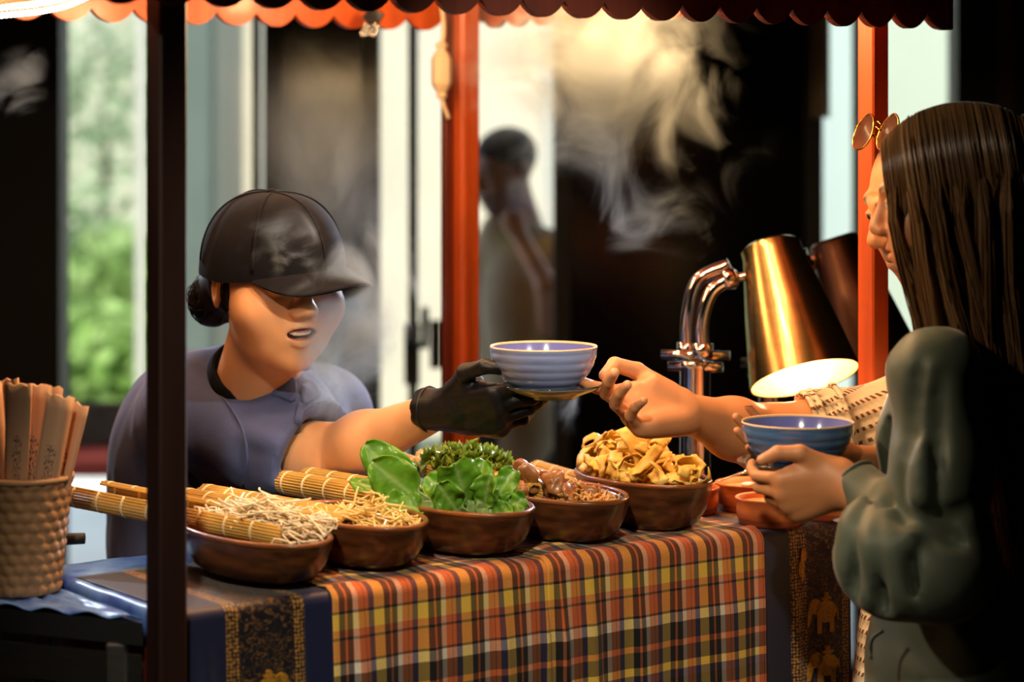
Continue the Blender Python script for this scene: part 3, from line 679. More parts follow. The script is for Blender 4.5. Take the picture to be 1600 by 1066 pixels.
# strands
def keep_in(i, pts, m=.90, zfree=.010):
    u, n, A, B, h, _ = BW[i]; out = []
    for p in np.asarray(pts, float):
        d = p[:2]-S(u, n, 0)[:2]; b = d@US/B; a = d@NS/A; r = math.hypot(a, b); lim = m*(.70+.30*min(1, max(0, (p[2]-1.0105)/h))) if p[2] < 1.0105+h+zfree else m+.12
        if r > lim: a, b = a*lim/r, b*lim/r; q = S(u+b*B, n+a*A, p[2]); p = q
        if p[2] < 1.0105+.6*h: p = np.array([p[0], p[1], 1.0105+.6*h])
        out.append(p)
    return np.array(out)
def strands(n, fn, r, seg=5, cols=None, npt=7):
    mb = MB()
    for i in range(n):
        pts, rr = fn(i); V, q = tube(pts, rr if rr is not None else r, seg, npt); mb.add(V, q, None if cols is None else cols(i))
    return mb
g = np.random.default_rng(11)
m_nood = mat('rice_noodle', srgb(250, 234, 198), .4, var=.05, vs=40)
nA, nB = P(330, 812, 3.50), P(535, 845, 3.37)
def nf(i):
    t = g.uniform(0, 1); c = nA*(1-t)+nB*t; d = nrm(nB-nA); sd = nrm(np.cross(d, (0, 0, 1)))
    prof = .030*math.exp(-((t-.42)/.22)**2)+.022*math.exp(-((t-.95)/.08)**2)+.010
    c = c+sd*g.normal()*.016+np.array([0, 0, prof*g.uniform(-.3, 1.1)]); a = d*g.uniform(.5, 1)+sd*g.normal()*.35+np.array([0, 0, g.normal()*.15]); a = nrm(a)*g.uniform(.02, .045)
    b = nrm(g.normal(size=3))*.008
    return keep_in(0, [c-a, c-a*.4+b, c+a*.4-b, c+a], .93) if t > .45 else [c-a, c-a*.4+b, c+a*.4-b, c+a], None
nd = strands(330, nf, .0016, 5).build('white_noodle_heap', m_nood, label='heap of white rice noodles on the bamboo mat in the nearest bowl', cat='noodles', kind='stuff')
m_spr = mat('bean_sprout', srgb(238, 206, 132), .35, var=.12, vs=30, sss=.2)
def sf(i):
    t = g.uniform(0, 2*PI); r = math.sqrt(g.uniform(0, 1)); a, b = r*math.cos(t)*.75, r*math.sin(t)*.85
    hgt = (.048)+.052*math.exp(-((a+.1)**2+(b)**2)/.22)*g.uniform(.0, 1.1)
    c = inb(1, a-.12, b, hgt); d = nrm(g.normal(size=3)*[1, 1, .45])*g.uniform(.018, .036); k = nrm(g.normal(size=3))*.008
    return keep_in(1, [c-d, c-d*.3+k, c+d*.5+k*.3, c+d]), [.0016, .0017, .0019, .0012]
strands(330, sf, None, 5).build('bean_sprout_heap', m_spr, label='tangled heap of pale bean sprouts in the second bowl', cat='bean sprouts', kind='stuff')
m_shr = mat('shredded_strip', srgb(222, 170, 100), .5, var=.2, vs=30)
def hf(i):
    t = g.uniform(0, 2*PI); r = math.sqrt(g.uniform(0, 1)); a, b = -.25+r*math.cos(t)*.45, .35+r*math.sin(t)*.5
    c = inb(3, a, b, .052+.034*math.exp(-((a+.1)**2+(b-.15)**2)/.15)*g.uniform(0, 1)); d = nrm(g.normal(size=3)*[1, 1, .5])*g.uniform(.01, .022); k = nrm(g.normal(size=3))*.006
    return keep_in(3, [c-d, c+k, c+d*.5-k, c+d]), [.0014, .0024, .002, .001]
strands(190, hf, None, 5).build('shredded_strip_heap', m_shr, label='heap of shredded tan strips at the right of the mushroom bowl', cat='shredded food', kind='stuff')
# mushrooms
m_mush = mat('braised_mushroom', srgb(176, 118, 62), .38, c2=srgb(104, 62, 30), vs=22, bump=.25, bs=90, coat=.2)
def blob(c, r, R, seed, rough=.12):
    gg = np.random.default_rng(seed); th = np.linspace(0.02, PI-.02, 14); ph = np.linspace(0, 2*PI, 22, endpoint=False); V = []
    k = gg.normal(size=(6, 3))*2.6; f = gg.uniform(0, 6.28, 6)
    for t in th:
        for p in ph:
            d = np.array([math.sin(t)*math.cos(p), math.sin(t)*math.sin(p), math.cos(t)]); s = 1+rough*np.sin(k @ d+f).sum()
            V.append(np.asarray(c)+R @ (d*np.asarray(r)*s))
    n = len(ph); Fs = [(i*n+j, i*n+(j+1) % n, (i+1)*n+(j+1) % n, (i+1)*n+j) for i in range(13) for j in range(n)]+[tuple(range(n))[::-1], tuple(13*n+j for j in range(n))]
    return np.array(V), Fs
def rotm(seed):
    gg = np.random.default_rng(seed); q_ = gg.normal(size=4); q_ /= np.linalg.norm(q_); from mathutils import Quaternion; return np.array(Quaternion(q_).to_matrix())
for i in range(17):
    a, b = g.uniform(-.35, .75), g.uniform(-.8, .25); c = inb(3, a, b, .056+.05*math.exp(-((a-.25)**2+(b+.25)**2)/.3)*(.35+.65*(i/17)))
    V, q = blob(c, (.020, .015, .008), rotm(50+i), 80+i, .1)
    obj('mushroom_piece', V, q, m_mush, label='glossy brown mushroom piece heaped in the mushroom bowl', cat='mushroom', group='mushroom pieces in the fourth bowl')
# fried strips, each its own piece
m_chip = mat('fried_dough', srgb(255, 228, 130), .45, var=.16, vs=36, bump=.5, bs=60, bd=.003, c2=srgb(248, 196, 86))
def ribbon(c, d, nn, L, W, curl, tw, seed):
    gg = np.random.default_rng(seed); G = np.zeros((12, 4, 3)); d = nrm(d); nn = nrm(nn-d*np.dot(nn, d)); p = np.array(c, float)-d*L/2; ang = 0; step = L/11
    for i in range(12):
        a = curl*(i/11-.5)*2; dir_ = d*math.cos(a)+nn*math.sin(a); nv = nn*math.cos(a)-d*math.sin(a); sd = np.cross(dir_, nv); t = tw*(i/11-.5); sd2 = sd*math.cos(t)+nv*math.sin(t)
        for j, w_ in enumerate(np.linspace(-.5, .5, 4)): G[i, j] = p+sd2*W*w_*(1+.08*math.sin(i*1.7+seed))+nv*.0012*math.sin(i*2.1+j*2+seed)
        p = p+dir_*step
    return sheet(G, .0018)
uB, nB_, AB, BB, hB, _ = BW[4]
for i in range(120):
    t = g.uniform(0, 2*PI); r = math.sqrt(g.uniform(0, 1)); a, b = r*math.cos(t)*.86, r*math.sin(t)*.88
    top = .075+.060*(1-(abs(a-.05))**1.6)*(1-.75*abs(b)**2); zc = .055+(top-.055)*(i/120)**.7
    if i > 96: zc = top+g.uniform(-.004, .006)
    c = inb(4, a*(1.25 if a > 0 else 1), b-.12, zc); d = g.normal(size=3)*[1, 1, .55]; nn = g.normal(size=3)+np.array([0, -.5, .8])
    if i % 11 == 0: d = np.array([g.normal()*.35, g.normal()*.2, 1.])
    c = keep_in(4, [c], .80, .02)[0]
    V, q = ribbon(c, d, nn, g.uniform(.045, .075), g.uniform(.017, .025), g.uniform(.4, 2.0)*g.choice([-1, 1]), g.normal()*.7, i)
    V = keep_in(4, V, .93, .006)
    obj('fried_wonton_strip', V, q, m_chip, label='crisp yellow fried dough strip heaped in the rightmost wooden bowl', cat='fried strip', group='fried strips in the rightmost bowl')
# curly kale
m_kale = colmat('kale_leaf', .45, trans=.2)
def Rz_(a): c, s = math.cos(a), math.sin(a); return np.array([[c, -s, 0], [s, c, 0], [0, 0, 1.]])
def Rx_(a): c, s = math.cos(a), math.sin(a); return np.array([[1., 0, 0], [0, c, -s], [0, s, c]])
def ruffle(c, R, rad, seed, col):
    gg = np.random.default_rng(seed); nr, na = 7, 72; V = []; C = []
    p1, p2 = gg.uniform(0, 6.28, 2)
    for i in range(nr):
        rr = rad*i/(nr-1)
        for j in range(na):
            t = 2*PI*j/na; s = (i/(nr-1))**1.5; z = rad*(.30*s*math.sin(6*t+p1)+.26*s*math.sin(13*t+p2)+.14*s*math.sin(21*t+p1)+.15*s); q2 = rr*(1+.12*s*math.sin(13*t+p2))
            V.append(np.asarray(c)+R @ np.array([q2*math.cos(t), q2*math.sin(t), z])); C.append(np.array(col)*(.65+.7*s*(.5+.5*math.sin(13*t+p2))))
    return np.array(V), [(i*na+j, i*na+(j+1) % na, (i+1)*na+(j+1) % na, (i+1)*na+j) for i in range(nr-1) for j in range(na)], np.array(C)
for i in range(64):
    a = g.uniform(0, 2*PI); r = .066*math.sqrt(g.uniform(0, 1)); c = kb+[r*math.cos(a)*1.15-.022, r*math.sin(a), .092+.026*(1-(r/.066)**2)+g.uniform(-.004, .006)]
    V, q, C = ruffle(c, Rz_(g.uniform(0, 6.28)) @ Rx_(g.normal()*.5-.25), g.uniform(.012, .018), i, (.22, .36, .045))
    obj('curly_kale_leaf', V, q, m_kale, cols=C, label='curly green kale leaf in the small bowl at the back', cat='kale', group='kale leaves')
# pak choi: three heads, each leaf a part
m_pak = colmat('pak_choi_leaf', .38, trans=.28, coat=.1, bump=.15, bs=120)
def leafmesh(base, d, up, L, W, bend, stemL, cup, seed):
    gg = np.random.default_rng(seed); d = nrm(d); up = nrm(up-d*np.dot(up, d)); n1, n2 = 26, 13; G = np.zeros((n1, n2, 3)); C = np.zeros((n1, n2, 3)); p = np.array(base, float); step = L/(n1-1); ph = gg.uniform(0, 6.28)
    for i in range(n1):
        t = i/(n1-1); a = bend*t*t; dir_ = d*math.cos(a)-up*math.sin(a); nv = up*math.cos(a)+d*math.sin(a); sd = np.cross(dir_, nv)
        if t < stemL: w_ = .010+.004*(1-t/stemL)
        else: s = (t-stemL)/(1-stemL); w_ = .010+(W-.010)*math.sin(PI*min(1, s*1.0)**.8)**.7 if s < .97 else .006
        for j in range(n2):
            x = (j/(n2-1)-.5)*2; rim = abs(x); zz = cup*w_*x*x+((.006*math.sin(13*t+3*x+ph)*rim*rim+.003*math.sin(29*t-5*x+2*ph)*rim) if t > stemL else .003*x*x)
            G[i, j] = p+sd*x*w_+nv*zz
            blade = np.array([.13, .34, .02]) if t > stemL else np.array([.42, .60, .22])
            vein = math.exp(-(x/.13)**2); C[i, j] = blade*(1-.7*vein)+np.array([.40, .58, .2])*.7*vein
            C[i, j] *= .85+.3*gg.uniform()
        p = p+dir_*step
    V, q = sheet(G, .0016); return V, q, np.vstack([C.reshape(-1, 3)]*2)
PK = [('pak choi head with leaves lying left over the sprouts', [
        (P(672, 792, 3.60), P(575, 700, 3.60), (-.2, -1, .4), .135, .031, .1, .30, .2), (P(668, 794, 3.59), P(535, 744, 3.555), (0, -.5, 1), .125, .020, .15, .34, .3), (P(672, 796, 3.57), P(600, 738, 3.55), (-.1, -1, .3), .115, .034, .1, .30, .25),
        (P(680, 798, 3.56), P(620, 790, 3.54), (0, -.8, .7), .085, .024, .2, .25, .3)]),
      ('upright dark green pak choi head in the middle of its bowl', [
        (P(735, 806, 3.58), P(708, 716, 3.55), (.1, -1, -.1), .098, .034, -.5, .22, -.35), (P(730, 806, 3.60), P(668, 745, 3.60), (0, -1, .3), .085, .027, .3, .22, .3), (P(742, 808, 3.57), P(752, 730, 3.57), (-.4, -1, .1), .085, .024, .3, .25, .4),
        (P(720, 806, 3.56), P(690, 765, 3.53), (0, -1, .2), .070, .024, .2, .20, .3)]),
      ('pale pak choi head at the right of its bowl by the mushrooms', [
        (P(760, 806, 3.58), P(800, 738, 3.58), (-.3, -1, .3), .080, .020, .4, .28, .4), (P(765, 808, 3.57), P(815, 782, 3.56), (-.2, -1, .5), .062, .019, .2, .35, .4), (P(755, 808, 3.56), P(762, 755, 3.54), (-.5, -1, .2), .070, .021, .3, .32, .5), (P(745, 812, 3.55), P(790, 800, 3.53), (0, -.8, .8), .060, .018, .2, .4, .3)])]
for hi_, (lb, lv) in enumerate(PK):
    e = empty('pak_choi', lv[0][0], lb, 'pak choi', 'pak choi heads')
    for k, (b0, t0, up, L_, W_, bend, st, cup) in enumerate(lv):
        V, q, C = leafmesh(b0, t0-b0, np.array(up, float), L_, W_, bend, st, cup, 300+hi_*10+k); obj('leaf', V, q, m_pak, e, cols=C)

# terracotta dishes and spoons
m_terra = mat('terracotta', srgb(196, 104, 50), .55, var=.12, vs=14, bump=.1, bs=300); m_terra2 = mat('glazed_terracotta', srgb(160, 72, 34), .25, var=.15, vs=14, coat=.3)
m_sauce = mat('sauce', srgb(214, 142, 84), .3, var=.3, vs=60, bump=.6, bs=90)
TD = [(.411, 3.845, .055, .044, 'front terracotta dish nearest the counter edge'), (.503, 3.905, .048, .042, 'terracotta dish right of the front one, partly under the hand'),
      (.392, 3.990, .056, .046, 'wide terracotta dish at the back with a white ladle'), (.492, 4.018, .044, .045, 'small terracotta dish behind, hidden by the hand'), (.292, 3.952, .046, .044, 'terracotta dish tucked behind the fried strips bowl')]
TO = {}
for k, (x, y, r, h, lb) in enumerate(TD):
    o = np.array([x, y, 1.0045]); e = empty('terracotta_dish', o, lb, 'dish', 'terracotta dishes'); TO[k] = o
    V, q = lathe([(.002, 0), (r*.88, 0), (r*.92, .004), (r*.95, h*.26)], 40, o); obj('foot', V, q, m_terra2, e)
    V, q = lathe([(r*.95, h*.26), (r*.975, h*.3), (r*.99, h*.6), (r*.97, h*.86), (r*1.02, h*.93), (r*1.03, h*.98), (r*1.0, h), (r*.93, h*.97), (r*.9, h*.6), (r*.8, h*.3), (.002, h*.28)], 40, o); obj('dish_body', V, q, m_terra, e)
    V, q = lathe([(.002, h*.80), (r*.5, h*.83), (r*.9, h*.78)], 30, o, wob=lambda a, i: .02*np.sin(4*a)); obj('dish_filling', V, q, m_sauce, e)
m_spoon = mat('spoon_steel', (.75, .70, .62), .18, 1.)
def spoon(o, tip, label, m=m_spoon, r=.0035, cat='spoon', wide=1.7):
    e = empty('serving_spoon', o, label, cat, 'spoons in the terracotta dishes'); d = tip-o; L_ = np.linalg.norm(d); sd = nrm(np.cross(d, (0, 0, 1)))
    V, q = tube([o, o+d*.5+[0, 0, .003], tip], [r*.7, r*.8, r*wide], 10, 14, flat=.45); obj('handle', V, q, m, e)
    V, q = blob(o, (.014, .010, .004), np.eye(3), 5, 0); obj('spoon_bowl', V, q, m, e); return e
spoon(TO[4]+[.012, -.005, .036], P(1166, 737, 3.93), 'steel spoon standing up from the dish by the fried strips')
m_porc = mat('white_porcelain', srgb(235, 236, 240), .2, coat=.4)
spoon(TO[2]+[.0, .01, .04], P(1222, 757, 3.93), 'white porcelain ladle in the wide back dish', m_porc, .006, wide=1.1)
spoon(TO[1]+[-.005, .0, .036], P(1322, 768, 3.86), 'white porcelain ladle in the dish under the hand', m_porc, .006, wide=1.1)
e = spoon(np.array([.526, 3.862, 1.0075]), np.array([.549, 3.90, 1.012]), 'white porcelain spoon lying at the right end of the counter', m_porc, .006, wide=1.1)
# stainless pot behind the fried strips
o = S(1.055, .265, 1.003); e = empty('steel_pot', o, 'small stainless steel pot behind the fried strips bowl', 'pot')
V, q = lathe([(.002, 0), (.045, 0), (.050, .006), (.050, .085), (.052, .088), (.048, .088), (.046, .084), (.046, .01), (.002, .008)], 40, o); obj('pot_body', V, q, m_chrome, e)
V, q = tube([o+[.049, -.012, .06], o+[.068, -.014, .07], o+[.068, .014, .07], o+[.049, .012, .06]], .003, 8, 12); obj('handle', V, q, m_chrome, e)

# ------------------------------------------------------------------ ceramic bowls and saucers being handed over
m_cer = mat('blue_glaze', srgb(126, 138, 178), .16, var=.18, vs=16, stretch=(1, 1, 8), coat=.5); m_cer2 = mat('deep_blue_glaze', srgb(70, 104, 148), .16, var=.25, vs=16, stretch=(1, 1, 8), coat=.5)
m_rim = mat('unglazed_rim', srgb(214, 176, 128), .5); m_in = mat('inner_blue_glaze', srgb(104, 112, 176), .14, coat=.4)
m_sau = mat('celadon_glaze', srgb(176, 188, 158), .2, coat=.4); m_sdk = mat('dark_saucer_glaze', srgb(38, 52, 66), .12, coat=.5)
def ceramic_bowl(c, r, h, label, m):
    c = np.asarray(c, float); e = empty('ceramic_bowl', c, label, 'bowl', 'blue ceramic bowls being handed over')
    prof = [(.002, 0), (r*.46, 0), (r*.47, .004)]; ts = np.linspace(0, 1, 46)
    for t in ts:                                         # thrown ridges on the outside
        rr = r*(.50+.50*math.sin(t*PI/2)**.85); prof.append((rr+.0011*abs(math.sin(t*PI*5.5))-.0006, .004+(h-.004)*t**1.15))
    V, q = lathe(prof, 64, c); obj('bowl_body', V, q, m, e)
    V, q = lathe([(r*.995, h-.0015), (r*1.004, h), (r*.995, h+.0022), (r*.975, h+.0012), (r*.97, h-.001)], 64, c); obj('rim', V, q, m_rim, e)
    V, q = lathe([(r*.972, h-.001), (r*.93, h*.8), (r*.8, h*.45), (r*.6, h*.22), (r*.3, h*.13), (.002, h*.12)], 64, c); obj('inside_glaze', V, q, m_in, e)
    return e
def saucer(c, r, label):
    c = np.asarray(c, float); e = empty('saucer', c, label, 'saucer', 'saucers under the ceramic bowls')
    V, q = lathe([(.002, 0), (r*.5, 0), (r*.52, .003), (r*.80, .010), (r*.985, .017), (r, .0185)], 56, c); obj('underside', V, q, m_sau, e)
    V, q = lathe([(r, .0185), (r*1.005, .0195), (r*.985, .0205), (r*.8, .0140), (r*.52, .007), (.002, .0065)], 56, c); obj('upper_face', V, q, m_sdk, e); return e
C1 = P(862, 622, 3.60); saucer(C1, .074, 'dark rimmed saucer held between the black glove and the bare hand')
B1 = C1+[-.012, 0, .0072]; ceramic_bowl(B1, .0800, .0690, 'blue ridged ceramic bowl handed over in the centre', m_cer)
C2 = P(1240, 741, 3.42); saucer(C2, .080, 'dark rimmed saucer held by the person in the green dress')
B2 = C2+[.006, 0, .0072]; ceramic_bowl(B2, .0795, .0660, 'blue ceramic bowl held by the person in the green dress', m_cer2)

# ------------------------------------------------------------------ heat lamps
m_inner = mat('lamp_inner_reflector', srgb(244, 190, 120), .4, .3)
def heat_lamp(top, axis, L_, r0, r1, base, arm, label, m, energy):
    e = empty('heat_lamp', base, label, 'heat lamp', 'heat lamps at the right of the counter'); axis = nrm(axis); bot = top+axis*L_
    V, q = lathe([(.004, 0), (r0*.85, 0), (r0, .006), (r0, .02), (r0+(r1-r0)*.5, L_*.5), (r1, L_), (r1-.003, L_), (r0+(r1-r0)*.5-.003, L_*.5), (r0-.003, .02), (.004, .012)], 48, top, axis)
    obj('lamp_shade', V, q, m, e, sharp=35)
    V, q = lathe([(r1-.0035, L_-.001), (r0+(r1-r0)*.5-.0045, L_*.5), (r0-.005, .03), (.003, .03)], 48, top, axis); obj('reflector', V, q, m_inner, e)
    V, q = lathe([(.002, L_*.34), (.022, L_*.36), (.038, L_*.46), (.043, L_*.58), (.036, L_*.70), (.002, L_*.74)], 32, top, axis); obj('bulb', V, q, emis('heat_bulb_'+label[:5], (1, .80, .48), 10), e)
    V, q = lathe([(.002, L_*.06), (.018, L_*.06), (.018, L_*.36), (.002, L_*.36)], 20, top, axis); obj('bulb_socket', V, q, m_steel, e)
    for k, pts in enumerate(arm):
        V, q = tube(pts, .0125, 14, 26); obj('arm_tube', V, q, m_chrome, e)
    end = arm[0][-1]; V, q = lathe([(.002, -.012), (.016, -.012), (.018, -.006), (.018, .008), (.012, .014), (.002, .014)], 18, end, nrm(top+axis*.05-end)); obj('swivel_joint', V, q, m_chrome, e)
    V, q = tube([end, top+axis*.05], .008, 10); obj('shade_pin', V, q, m_chrome, e)
    b0 = arm[0][0]; b1 = arm[-1][0]; mid = (b0+b1)/2
    for dz, w_ in ((-.008, .058), (-.028, .046)):
        V, q = tube([mid+[-w_, 0, dz], mid+[w_, -.02, dz]], .0085, 10); obj('clamp_bar', V, q, m_chrome, e)
    V, q = lathe([(.002, 0), (.05, 0), (.052, .006), (.03, .014), (.026, .03), (.026, mid[2]-base[2]-.03), (.032, mid[2]-base[2]-.02), (.002, mid[2]-base[2]-.015)], 28, (mid[0], mid[1], base[2])); obj('column', V, q, m_chrome, e)
    for a in (b0, b1):
        V, q = lathe([(.013, -.012), (.018, -.012), (.018, .012), (.013, .012)], 18, a); obj('collar', V, q, m_chrome, e)
    l = lamp('heat_lamp_glow', 'POINT', (0, 0, 0), energy, (1, .72, .40), .03); l.parent = e; l.location = tuple(top+axis*L_*.86-base); return e
T1 = P(1203, 382, 4.16); a0 = P(1098, 548, 4.13); a1 = P(1074, 546, 4.17)
heat_lamp(T1, (.205, -.40, -.93), .245, .052, .095, np.array([a0[0]-.012, 4.15, 1.0045]),
          [[a0, P(1097, 500, 4.13), P(1112, 456, 4.13), P(1140, 436, 4.13)], [a1, P(1076, 490, 4.17), P(1092, 438, 4.17), P(1140, 414, 4.16)]], 'brass shaded heat lamp glowing over the counter with a curved chrome arm', m_brass, 3.6)
T2 = P(1302, 372, 4.42); c0 = P(1215, 560, 4.40); c1 = P(1200, 560, 4.43)
heat_lamp(T2, (.30, -.12, -.93), .245, .046, .085, np.array([c0[0], 4.415, 1.0]),
          [[c0, P(1215, 500, 4.40), P(1228, 430, 4.40), P(1262, 412, 4.40)], [c1, P(1200, 480, 4.43), P(1216, 410, 4.43), P(1262, 398, 4.42)]], 'dark copper heat lamp behind the brass one, beside the right post', m_copper, 1.5)
V, q = sbox(1.05, 1.24, .415, .62, .98, 1.0, .004); obj('counter_shelf', V, q, m_woodd, cart, smooth=False)
V, q = sbox(1.12, 1.16, .45, .58, .0, .98, .004); obj('shelf_leg', V, q, m_woodd, cart, smooth=False)

# ------------------------------------------------------------------ woven paper cup with wrapped chopsticks
m_kraft = mat('kraft_weave', srgb(168, 128, 88), .7, var=.2, vs=60, bump=.2, bs=300)
cu = np.array([-.682, 3.36, .994]); e = empty('woven_cup', cu, 'tan woven cup on the steel side table at the left edge', 'cup')
H, r0, r1 = .160, .052, .068; na, nz = 120, 72; V = []
for j in range(nz):
    t = j/(nz-1)
    for i in range(na):
        a = 2*PI*i/na; row = t*11; col = a/(2*PI)*20; k = int(row); x = (col+.5*(k % 2)) % 1; y = row % 1
        bmp = .0038*max(0, 1-((x-.5)/.5)**2)*max(0, 1-((y-.5+.25*(x-.5))/.5)**2)**.7 if t < .96 else .003
        r = r0+(r1-r0)*t+bmp; V.append(cu+[r*math.cos(a), r*math.sin(a), H*t])
Fs = [(j*na+i, j*na+(i+1) % na, (j+1)*na+(i+1) % na, (j+1)*na+i) for j in range(nz-1) for i in range(na)]; obj('cup_wall', V, Fs, m_kraft, e)
V, q = lathe([(r1+.001, H-.006), (r1+.005, H-.004), (r1+.005, H+.002), (r1-.002, H+.003), (r1-.003, H-.02), (r0-.004, .006), (.002, .005)], 60, cu); obj('cup_rim', V, q, mat('kraft_rim', srgb(186, 146, 104), .7), e)
V, q = lathe([(.002, .0005), (r0, .0005), (r0+.002, .006)], 48, cu); obj('cup_base', V, q, m_kraft, e)
def sleeve_mat():
    M = mat('paper_sleeve', srgb(206, 162, 128), .7, var=.1, vs=12); N, L = M.node_tree.nodes, M.node_tree.links; b = N['Principled BSDF']
    uv = N.new('ShaderNodeUVMap'); sp = N.new('ShaderNodeSeparateXYZ'); L.new(uv.outputs[0], sp.inputs[0])
    nz = N.new('ShaderNodeTexNoise'); nz.inputs['Scale'].default_value = 16; nz.inputs['Detail'].default_value = 2; mp = N.new('ShaderNodeMapping'); mp.inputs['Scale'].default_value = (1.4, 3.2, 1); L.new(uv.outputs[0], mp.inputs[0]); L.new(mp.outputs[0], nz.inputs[0])
    def cmp(src, op, v): n = N.new('ShaderNodeMath'); n.operation = op; n.inputs[1].default_value = v; L.new(src, n.inputs[0]); return n.outputs[0]
    def mul(a, b_): n = N.new('ShaderNodeMath'); n.operation = 'MULTIPLY'; L.new(a, n.inputs[0]); L.new(b_, n.inputs[1]); return n.outputs[0]
    k = mul(mul(cmp(nz.outputs[0], 'GREATER_THAN', .56), mul(cmp(sp.outputs[0], 'GREATER_THAN', .32), cmp(sp.outputs[0], 'LESS_THAN', .68))), mul(cmp(sp.outputs[1], 'GREATER_THAN', .50), cmp(sp.outputs[1], 'LESS_THAN', .74)))
    mx = N.new('ShaderNodeMix'); mx.data_type = 'RGBA'; L.new(k, mx.inputs[0]); src = b.inputs['Base Color'].links[0].from_socket; L.new(src, mx.inputs[6]); mx.inputs[7].default_value = (.05, .03, .05, 1); L.new(mx.outputs[2], b.inputs['Base Color']); return M
m_slv = sleeve_mat()
SL = [(-20, 600, 1, 'paper chopstick sleeve at the far left of the cup'), (8, 594, 3, 'pale paper chopstick sleeve standing tallest at the left'), (30, 600, 0, 'paper chopstick sleeve left of centre in the cup'), (45, 603, 2, 'paper chopstick sleeve in the middle of the cup'),
      (60, 600, 1, 'paper chopstick sleeve just right of the middle'), (78, 604, 3, 'paper chopstick sleeve with a torn top right of centre'), (95, 618, 0, 'paper chopstick sleeve leaning right in the cup'), (118, 632, 1, 'rightmost paper chopstick sleeve leaning out of the cup')]
for k, (px, py, q4, lb) in enumerate(SL):
    tp = P(px, py, 3.31+.03*q4); bs = cu+np.array([(px-40)*.00030, -.025+.018*q4, .02]); d = tp-bs; G = np.zeros((14, 7, 3)); UV = np.zeros((14, 7, 2)); sd = nrm(np.cross(d, (0.15*(k % 3-1), 1, 0)))
    nvv = nrm(np.cross(sd, d))
    for i in range(14):
        t = i/13
        for j in range(7):
            x = j/6-.5; G[i, j] = bs+d*t+sd*x*(.027+.010*t)+nvv*(.006*math.cos(x*PI)*(1 if k % 2 else -1)+.0025*math.sin(t*7+k)+.004*t*math.sin(x*6+k))+[0, 0, (.0022*math.sin(j*2.3+k) if i == 13 else 0)]; UV[i, j] = (x+.5, t)
    V, q = sheet(G, .004); obj('chopstick_sleeve', V, q, m_slv, uvs=np.vstack([UV.reshape(-1, 2)]*2), label=lb, cat='chopstick sleeve', group='paper sleeves in the woven cup')
# dark clamp-like tap behind the cup, on the side table
o = np.array([-.664, 3.475, .994]); e = empty('table_clamp', o, 'dark metal clamp behind the woven cup', 'clamp')
V, q = tube([o, o+[0, 0, .06]], .012, 10); obj('clamp_post', V, q, m_black, e)
V, q = tube([o+[-.02, 0, .05], o+[.05, 0, .052]], [.010, .008], 10, 6); obj('clamp_bar', V, q, m_black, e)

# ------------------------------------------------------------------ small things on the cart frame
m_ivory = mat('ivory_plastic', srgb(206, 184, 152), .45)
o = P(690, 110, 4.76); e = empty('power_connector', o, 'ivory inline cable connector hanging on the centre post', 'cable connector')
V, q = lathe([(.008, .055), (.012, .052), (.012, .046), (.009, .044), (.009, .038), (.013, .036), (.020, .022), (.020, -.026), (.013, -.040), (.010, -.042), (.010, -.052), (.008, -.056)], 8, o); obj('housing', V, q, m_ivory, e, smooth=False)
V, q = tube([o+[0, 0, .05], o+[.004, 0, .08], o+[.0, .01, .13]], .0045, 8, 12); obj('cable', V, q, m_ivory, e)
V, q = tube([o+[0, 0, -.05], o+[.004, 0, -.07], o+[.014, .004, -.095]], .0045, 8, 12); obj('cable', V, q, m_ivory, e)
o = P(583, 28, 4.66); e = empty('binder_clip', o, 'black binder clip on the orange scalloped board', 'clip')
V, q = box((-.018, -.01, -.012), (.016, .012, .018), R=np.array(Matrix.Rotation(.5, 3, 'Y')), o=o, bev=.003); obj('clip_body', V, q, m_black, e)
for dx in (-.012, .006):
    V, q = tube([o+[dx, -.01, -.008], o+[dx-.010, -.012, -.03], o+[dx-.002, -.012, -.034], o+[dx+.004, -.01, -.010]], .0014, 6, 14); obj('wire_handle', V, q, m_chrome, e)
o = S(.012, -.052, 1.71); o = P(288, 128, 3.125); e = empty('pull_cord', o, 'small brass cord end hanging beside the front left post', 'cord')
V, q = blob(o, (.0035, .0035, .007), np.eye(3), 3, 0); obj('cord_end', V, q, m_brass, e)
V, q = tube([o, o+[0, 0, .11]], .001, 6); obj('cord', V, q, m_ivory, e)

